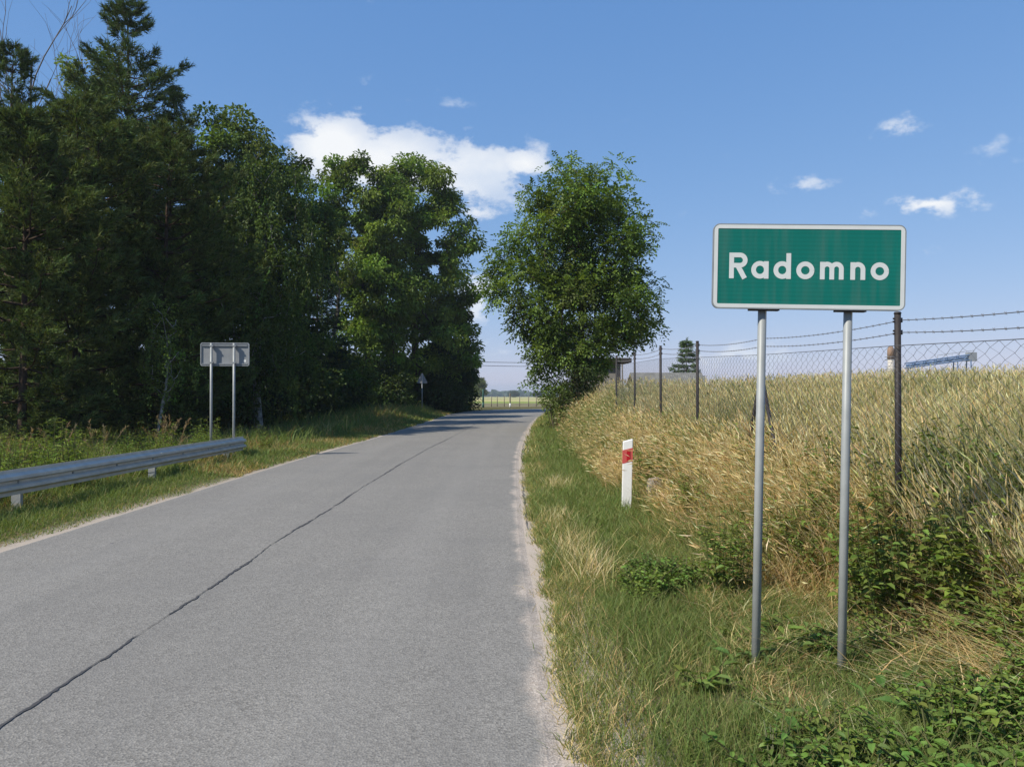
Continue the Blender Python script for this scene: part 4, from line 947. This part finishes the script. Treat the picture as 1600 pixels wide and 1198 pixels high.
# foreground on the bank side: mixed sward, flattened straw
s = Soup(); n = 80000
x, y = scatter(n, 1.3, 5.2, 2.3, 9.0, 1.3); keep = (x / np.maximum(y, .1) < .82); x, y = x[keep], y[keep]; n = len(x)
st = np.clip((vnoise(x + 3, y, .75) - .50) * 2.2 + .9 * np.exp(-(((x - 2.7) / .4) ** 2 + ((y - 4.4) / .6) ** 2)), 0, 1)
c = mixcol(pick([GREEN, GREEN2, OLIVE], (5, 4, 2), n), pick([STRAW, STRAW2, RUSTY, PALE], (3, 3, 2, 1.4), n), (rng.random(n) < st).astype(float))
blades(s, on_ground(x, y), rng.uniform(.06, .20, n) * (1 + .5 * vnoise(x, y, 1.7)) * (1 - .7 * np.exp(-((x - 1.65) / .55) ** 2 - ((y - 4.3) / .45) ** 2)), .0062 * rng.uniform(.6, 1.4, n), rng.uniform(0, 6.28, n), rng.uniform(0, .7, n) + st * .25, rng.uniform(.2, 1.0, n), np.clip(c, .01, .8), 2)
n = 650; x = 2.62 + .28 * rng.standard_normal(n); y = 4.35 + .36 * rng.standard_normal(n)      # lodged straw
blades(s, on_ground(x, y, .03), rng.uniform(.15, .38, n), .006 * rng.uniform(.7, 1.5, n), 3.3 + 1.3 * rng.standard_normal(n), rng.uniform(.6, 1.2, n), rng.uniform(.5, 1.1, n), np.clip(pick([PALE, STRAW, STRAW2], (3, 3, 2), n), .01, .8), 3)
n = 3200; x = 3.2 + .35 * rng.standard_normal(n); y = 5.15 + .4 * rng.standard_normal(n)        # dead brown stalks under the fence
blades(s, on_ground(x, y), rng.uniform(.15, .5, n), .0055 * rng.uniform(.7, 1.4, n), rng.uniform(0, 6.28, n), rng.uniform(.1, .9, n), rng.uniform(.2, .9, n), np.clip(pick([RUSTY, STRAW2, STRAW], (4, 3, 1.5), n), .01, .8), 2)
put(s, 'sward', 'tangled green grass and flattened straw around the town sign posts', 'grass')

# tall dry grass on the bank between verge and fence
s = Soup()
for n, y0, y1, p, w in ((13000, 6.2, 14, 1.0, .0055), (13000, 12, 30, 1.1, .0095), (6000, 26, 52, 1.0, .02)):
    x, y = scatter(n, 0, 1, y0, y1, p); e = np.maximum(xr(y) + 1.25, np.where(y < 12, 1.8, 1.6)); x = e + (3.3 - e + .035 * np.clip(y - 25, 0, 40)) * x ** .8
    e2 = S(0, .9, x - e); c = mixcol(pick([STRAW, PALE, STRAW2, RUSTY], (4, 3, 3, .9), n), pick([OLIVE, GREEN, GREEN2], (3, 3, 2), n), (rng.random(n) < np.clip((vnoise(x, y, .55) - .47) * 3.0, 0, .85)).astype(float))
    H = rng.uniform(.4, .95, n) * (.45 + .5 * e2) * (.6 + .7 * vnoise(x, y + 7, .8)) * (1 - .6 * np.exp(-(((x - 1.6) / .6) ** 2 + ((y - 10.4) / 1.0) ** 2))); az = 2.9 + 1.3 * rng.standard_normal(n)
    tip, d = blades(s, on_ground(x, y), H, w * rng.uniform(.6, 1.2, n), az, rng.uniform(0, .5, n), rng.uniform(.1, .95, n), np.clip(c, .01, .8), 3 if y0 < 20 else 2)
    hd = rng.random(n) < .6; k = hd.sum()                                   # seed heads
    for q in range(1): leaves4(s, tip[hd] - d[hd] * .03, unit(d[hd] + .35 * rand_dir(k)), rand_dir(k), rng.uniform(.06, .13, k), w * 1.7, np.clip(c[hd] * 1.05, .01, .8))
    m = n * 2; x = np.repeat(x, 2) + .12 * rng.standard_normal(m); y = np.repeat(y, 2) + .12 * rng.standard_normal(m)   # bottom growth
    gr = (rng.random(m) < .16 + .75 * np.clip((vnoise(x, y, .55) - .44) * 2.2, 0, .8)).astype(float)
    c = mixcol(pick([STRAW2, STRAW, RUSTY], (3, 3, 1), m), pick([OLIVE, GREEN, GREEN2], (2, 3, 2), m), gr)
    blades(s, on_ground(x, y), rng.uniform(.15, .5, m), w * 1.25, rng.uniform(0, 6.28, m), rng.uniform(0, .7, m), rng.uniform(.2, 1.0, m), np.clip(c, .01, .8), 2)
put(s, 'dry_grass', 'tall dry drooping grass on the bank below the chain-link fence', 'grass')

# grain and wild grass behind the fence
s = Soup()
for n, y0, y1, xa, xb, w in ((28000, 4.2, 15, 3.05, 11, .0048), (24000, 12, 30, 3.05, 24, .0088), (7500, 26, 60, 3.6, 46, .026)):
    x, y = scatter(n, 0, 1, y0, y1, 1.0); x = xa + (xb - xa) * x ** 1.6; ok = (x < .82 * y) & ((y < 34) | (x > .30 * y)); x, y = x[ok], y[ok]; n = len(x)
    gr = np.clip((vnoise(x, y, .5) - .52) * 2.6, 0, .75) + .08; c = mixcol(pick([PALE, STRAW, (.52, .45, .24), (.45, .42, .23)], (4, 3, 4, 3), n), pick([(.31, .31, .15), OLIVE, (.17, .20, .08)], (4, 2, 2), n), (rng.random(n) < gr).astype(float))
    H = rng.uniform(.72, 1.12, n) * (.86 + .28 * vnoise(x, y, .4)) * S(2.6, 4.2, x)**.3 * (1 - .45 * np.exp(-((x - 3.2) / .6) ** 2 - ((y - 9.2) / 1.6) ** 2))
    tip, d = blades(s, on_ground(x, y), H, w * rng.uniform(.7, 1.3, n), 3.3 + .8 * rng.standard_normal(n), rng.uniform(0, .22, n), rng.uniform(.05, .4, n), np.clip(c, .01, .8), 2)
    leaves4(s, tip - d * .07, unit(d + .22 * rand_dir(n)), rand_dir(n), rng.uniform(.08, .15, n), w * 1.7, np.clip(c * 1.06, .01, .8))
    x = x + .1 * rng.standard_normal(n); c = pick([OLIVE, (.26, .26, .13), STRAW, GREEN, STRAW2], (2, 3, 4, 1.5, 3), n)
    blades(s, on_ground(x, y), rng.uniform(.3, .75, n), w * 1.5, rng.uniform(0, 6.28, n), rng.uniform(0, .5, n), rng.uniform(.2, .9, n), np.clip(c, .01, .8), 2)
put(s, 'grain_field', 'pale ripening grain and wild grass filling the field behind the fence', 'grain')

# left verge
s = Soup()
for n, y0, y1, p, w, h in ((36000, 7, 17, 1.2, .0085, .15), (22000, 15, 34, 1.2, .017, .2), (12000, 30, 60, 1.0, .034, .3)):
    x, y = scatter(n, 0, 1, y0, y1, p); u = x; e = xl(y) + .07 + .16 * (vnoise(y * 0, y, 1.6) - .5) + .08 * (vnoise(y * 0 + 4, y, 7) - .5); x = e - u * 2.3
    st = np.clip((vnoise(x, y, .7) - .52) * 2.2, 0, .7) + .22 * np.exp(-(u / .12) ** 2)
    c = mixcol(pick([GREEN, GREEN2, OLIVE], (4, 4, 2), n), pick([STRAW2, OLIVE, RUSTY], (3, 3, 2), n), (rng.random(n) < st).astype(float))
    blades(s, on_ground(x, y), h * rng.uniform(.35, 1.2, n) * (.5 + .7 * S(0, .5, u)) * (.7 + .7 * vnoise(x, y, 1.5)), w * rng.uniform(.6, 1.3, n), rng.uniform(0, 6.28, n), rng.uniform(0, .5, n), rng.uniform(.1, .9, n), np.clip(c, .01, .8), 2)
put(s, 'roadside_grass', 'low green grass between the road and the guardrail', 'grass')
# rough herbage behind the rail and under the wood
s = Soup()
for n, y0, y1, x0, x1, w, h in ((20000, 8, 24, -16, -6.9, .013, .62), (16000, 22, 60, -16, -5.6, .03, .65), (4000, 22, 52, -34, -15, .04, .6)):
    x, y = scatter(n, 0, 1, y0, y1, 1.1); x = x1 + (x0 - x1) * x ** 1.4; ok = x < xl(y) - 1.3; x, y = x[ok], y[ok]; n = len(x)
    c = mixcol(pick([GREEN, GREEN2, OLIVE], (4, 4, 1.5), n), pick([STRAW2, RUSTY, OLIVE], (2, 2, 3), n), (rng.random(n) < np.clip((vnoise(x, y, .5) - .5) * 1.8, .06, .6)).astype(float))
    hh = h * rng.uniform(.4, 1.25, n) * (.6 + .7 * vnoise(x, y, .6)); tip, d = blades(s, on_ground(x, y), hh, w * rng.uniform(.6, 1.3, n), rng.uniform(0, 6.28, n), rng.uniform(0, .4, n), rng.uniform(.1, .8, n), np.clip(c, .01, .8), 2)
put(s, 'rough_herbage', 'rough knee-high grass in the ditch behind the guardrail and under the wood', 'grass')

# single plants -------------------------------------------------------------------
def leafy_plant_mesh(name, seed, H, stems, leaf, wid, col, spread, per=14, upright=.6):
    r = np.random.default_rng(seed); st = Soup(); lf = Soup()
    for q in range(stems):
        a = r.random() * 6.28; b0 = np.array([math.cos(a), math.sin(a), 0]) * spread * .35 * r.random(); h = H * r.uniform(.6, 1.1); out = np.array([math.cos(a), math.sin(a), 0]) * spread * r.uniform(.2, 1) * (1 - upright * .5)
        u = np.linspace(0, 1, 6)[:, None]; p = b0 + out * u ** 1.4 + np.array([0, 0, 1.]) * h * (u - .12 * u ** 3 * (1 - upright)); V, Fs = tube_np(p, np.linspace(.006, .002, 6), 4, cap=False)
        st.addn(V, Fs, np.clip(jitter((.12, .13, .05), 1, .15, .05, r), .01, .5))
        t = np.sort(r.uniform(.12, 1, per)); P = np.stack([np.interp(t, u[:, 0], p[:, k]) for k in range(3)], -1); az = np.arange(per) * 2.4 + r.random() * 6
        D = np.stack([np.cos(az), np.sin(az), r.uniform(-.25, .45, per)], -1); sz = leaf * (1.15 - .55 * t) * r.uniform(.75, 1.25, per)
        leaves6(lf, P, D, unit(np.array([0, 0, 1.]) + .35 * rand_dir(per, r)), sz, sz * wid, np.clip(jitter(np.asarray(col) * np.array([1.45, 1.3, 1.0]), per, .2, .07, r), .01, .5))
    return st.mesh(name + '_stem', M_GRASS), lf.mesh(name + '_leaves', M_LEAF)
def plant(name, loc, meshes, label, cat, group, rz, sc):
    o = tag(empty(name, (loc[0], loc[1], float(height(*loc)) - .02), (0, 0, rz)), label, cat, group); o.scale = (sc, sc, sc)
    link('stem', meshes[0], o); link('leaves', meshes[1], o); return o
NET = [leafy_plant_mesh('nettle', 300 + k, .85, 11, .105, .52, c, .42, 16, .75) for k, c in enumerate(((.10, .148, .04), (.12, .165, .044), (.085, .13, .038)))]
LOW = [leafy_plant_mesh('herb', 310 + k, .24, 19, .062, .58, c, .30, 10, .3) for k, c in enumerate(((.09, .165, .042), (.08, .15, .042), (.108, .17, .046)))]
DOCK = [leafy_plant_mesh('dock', 320 + k, .22, 8, .19, .34, c, .26, 4, .25) for k, c in enumerate(((.09, .145, .05), (.10, .15, .045)))]
HERB = [leafy_plant_mesh('tall_weed', 330 + k, .85, 7, .11, .3, c, .36, 20, .9) for k, c in enumerate(((.11, .17, .042), (.13, .185, .044), (.09, .15, .042)))]
pr = np.random.default_rng(77)
def size_word(sc, a, b): return 'small' if sc < a else ('large' if sc > b else 'middling')
def place_near_sign(x_, y_):
    if y_ < 3.6: return 'growing well in front of the green sign'
    if x_ < 1.25: return 'between the road edge and the green sign'
    if x_ < 1.95 and y_ < 5.2: return 'at the feet of the green sign posts'
    if x_ >= 1.95 and y_ < 5.2: return 'by the flattened straw beside the green sign'
    return 'in the grass behind the green sign'
for k in range(84):      # nettle thicket on the bank beside the fence
    x_ = pr.uniform(1.6, 4.2); y_ = pr.uniform(5.2, 9.0)
    if x_ / y_ < .22 or x_ / y_ > .74 or (x_ < 2.3 and y_ < 6.0) or vnoise(x_, y_ + 2, .9) < .38: continue
    sc = pr.uniform(.55, .95); plant('nettle_plant', (x_, y_), NET[k % 3], '%s %s nettle in the thicket %s' % (size_word(sc, .68, .83), ('green', 'pale green', 'dark green')[k % 3], 'between the sign and the marker post' if x_ < 2.1 else ('behind the green sign' if x_ < 3.0 else 'inside the chain-link fence')), 'nettle', 'nettles on the bank behind the town sign', pr.random() * 6.28, sc)
for k in range(16):
    x_ = pr.uniform(2.7, 3.7); y_ = x_ / pr.uniform(.5, .66); sc = pr.uniform(.72, 1.0)
    plant('nettle_plant', (x_, y_), NET[k % 3], '%s %s nettle by the dead brown stalks under the chain-link fence' % (size_word(sc, .8, .92), ('green', 'pale green', 'dark green')[k % 3]), 'nettle', 'nettles by the dead stalks', pr.random() * 6.28, sc)
for k in range(44):
    x_ = pr.uniform(1.85, 3.0); y_ = pr.uniform(7.6, 18)
    sc = pr.uniform(.5, .9); plant('nettle_plant', (x_, y_), NET[k % 3], '%s %s nettle among the dry grass %s' % (size_word(sc, .62, .78), ('green', 'pale green', 'dark green')[k % 3], 'close to the white marker post' if y_ < 12 else 'along the chain-link fence towards the lone ash'), 'nettle', 'nettles in the dry grass below the fence', pr.random() * 6.28, sc)
for k in range(260):
    x_ = pr.uniform(.85, 3.4); y_ = pr.uniform(2.6, 7.4)
    if (1.15 < x_ < 2.15 and 3.9 < y_ < 4.75): continue
    if x_ / y_ > .72 or (vnoise(x_ + 3, y_, .75) > .64) or (2.1 < x_ < 3.2 and 4.1 < y_ < 5.6 and k % 4): continue
    sc = pr.uniform(.6, 1.25); plant('low_herb', (x_, y_), LOW[k % 3], '%s %s leafy herb %s' % (size_word(sc, .8, 1.05), ('bright green', 'deep green', 'yellow-green')[k % 3], place_near_sign(x_, y_)), 'herb', 'low herbs around the town sign', pr.random() * 6.28, sc)
for k in range(22):
    x_ = pr.uniform(1.0, 2.6); y_ = pr.uniform(2.7, 5.4)
    if x_ / y_ > .7 or (1.2 < x_ < 2.1 and 4.1 < y_ < 4.75): continue
    sc = pr.uniform(.6, 1.1); plant('dock_plant', (x_, y_), DOCK[k % 2], '%s broad-leaved dock rosette %s' % (size_word(sc, .75, .95), place_near_sign(x_, y_)), 'dock', 'dock rosettes near the town sign', pr.random() * 6.28, sc)
for k in range(120):
    y_ = pr.uniform(9.5, 24); x_ = pr.uniform(-6.95 - .42 * (y_ - 7), -7.0)
    sc = pr.uniform(.7, 1.35); plant('tall_weed', (x_, y_), HERB[k % 3], '%s %s leafy weed %s' % ({'small': 'short', 'middling': 'middling', 'large': 'tall'}[size_word(sc, .9, 1.15)], ('green', 'yellow-green', 'deep green')[k % 3], 'right behind the guardrail' if x_ > -8.2 else ('in the ditch near the pines' if y_ > 17 else 'in the ditch well behind the guardrail')), 'weed', 'leafy weeds behind the guardrail', pr.random() * 6.28, sc)
for k in range(14):
    y_ = pr.uniform(20, 27); x_ = pr.uniform(-8.6, -6.4)
    plant('tall_weed', (x_, y_), HERB[k % 3], 'yellow-green weed on the verge past the end of the guardrail', 'weed', 'weeds past the end of the guardrail', pr.random() * 6.28, pr.uniform(.6, 1.0))
def plume_mesh(seed):
    r = np.random.default_rng(seed); s = Soup(); n = 7; x = .06 * r.standard_normal(n); y = .06 * r.standard_normal(n)
    c = np.clip(jitter((.30, .22, .13), n, .15, .05, r), .01, .6); tip, d = blades(s, np.stack([x, y, np.zeros(n)], -1), r.uniform(1.0, 1.6, n), .012, r.uniform(0, 6.28, n), r.uniform(0, .3, n), r.uniform(0, .25, n), c, 4)
    for q in range(14): leaves4(s, tip - d * r.uniform(0, .3, n)[:, None], unit(d + .55 * rand_dir(n, r)), rand_dir(n, r), r.uniform(.06, .14, n), .018, np.clip(c * .95, .01, .6))
    return s.mesh('dry_stalks', M_GRASS)
PL = [plume_mesh(k) for k in (1, 2)]
for k, (x_, Yd) in enumerate([(262, 19), (250, 20), (92, 17), (160, 18), (275, 21), (20, 15)]):
    X_ = px(x_, Yd); o = tag(link('dry_stalk_tuft', PL[k % 2], None, (X_, Yd, float(height(X_, Yd))), (0, 0, k * 1.3)), '%s tuft of dry brown stalks %s' % (('denser', 'looser')[k % 2], 'close behind the rear of the road sign' if x_ > 200 else 'in the weeds in front of the pines'), 'reed', 'dry stalk tufts behind the guardrail')
    o.scale = (1, 1, pr.uniform(.7, .95))

# ------------------------------------------------------------------ summer haze
def haze():
    m, nt, out = new_mat('haze'); v = nt.nodes.new('ShaderNodeVolumePrincipled'); v.inputs['Color'].default_value = (.82, .92, 1.0, 1)
    v.inputs['Density'].default_value = .0003; v.inputs['Anisotropy'].default_value = .2; nt.links.new(v.outputs[0], out.inputs['Volume'])
    o = part('haze', box_np(-3900, 3900, -120, 3900, -26, 26), m, None); tag(o, 'thin summer haze softening the distant woods', 'haze', kind='stuff')
haze()
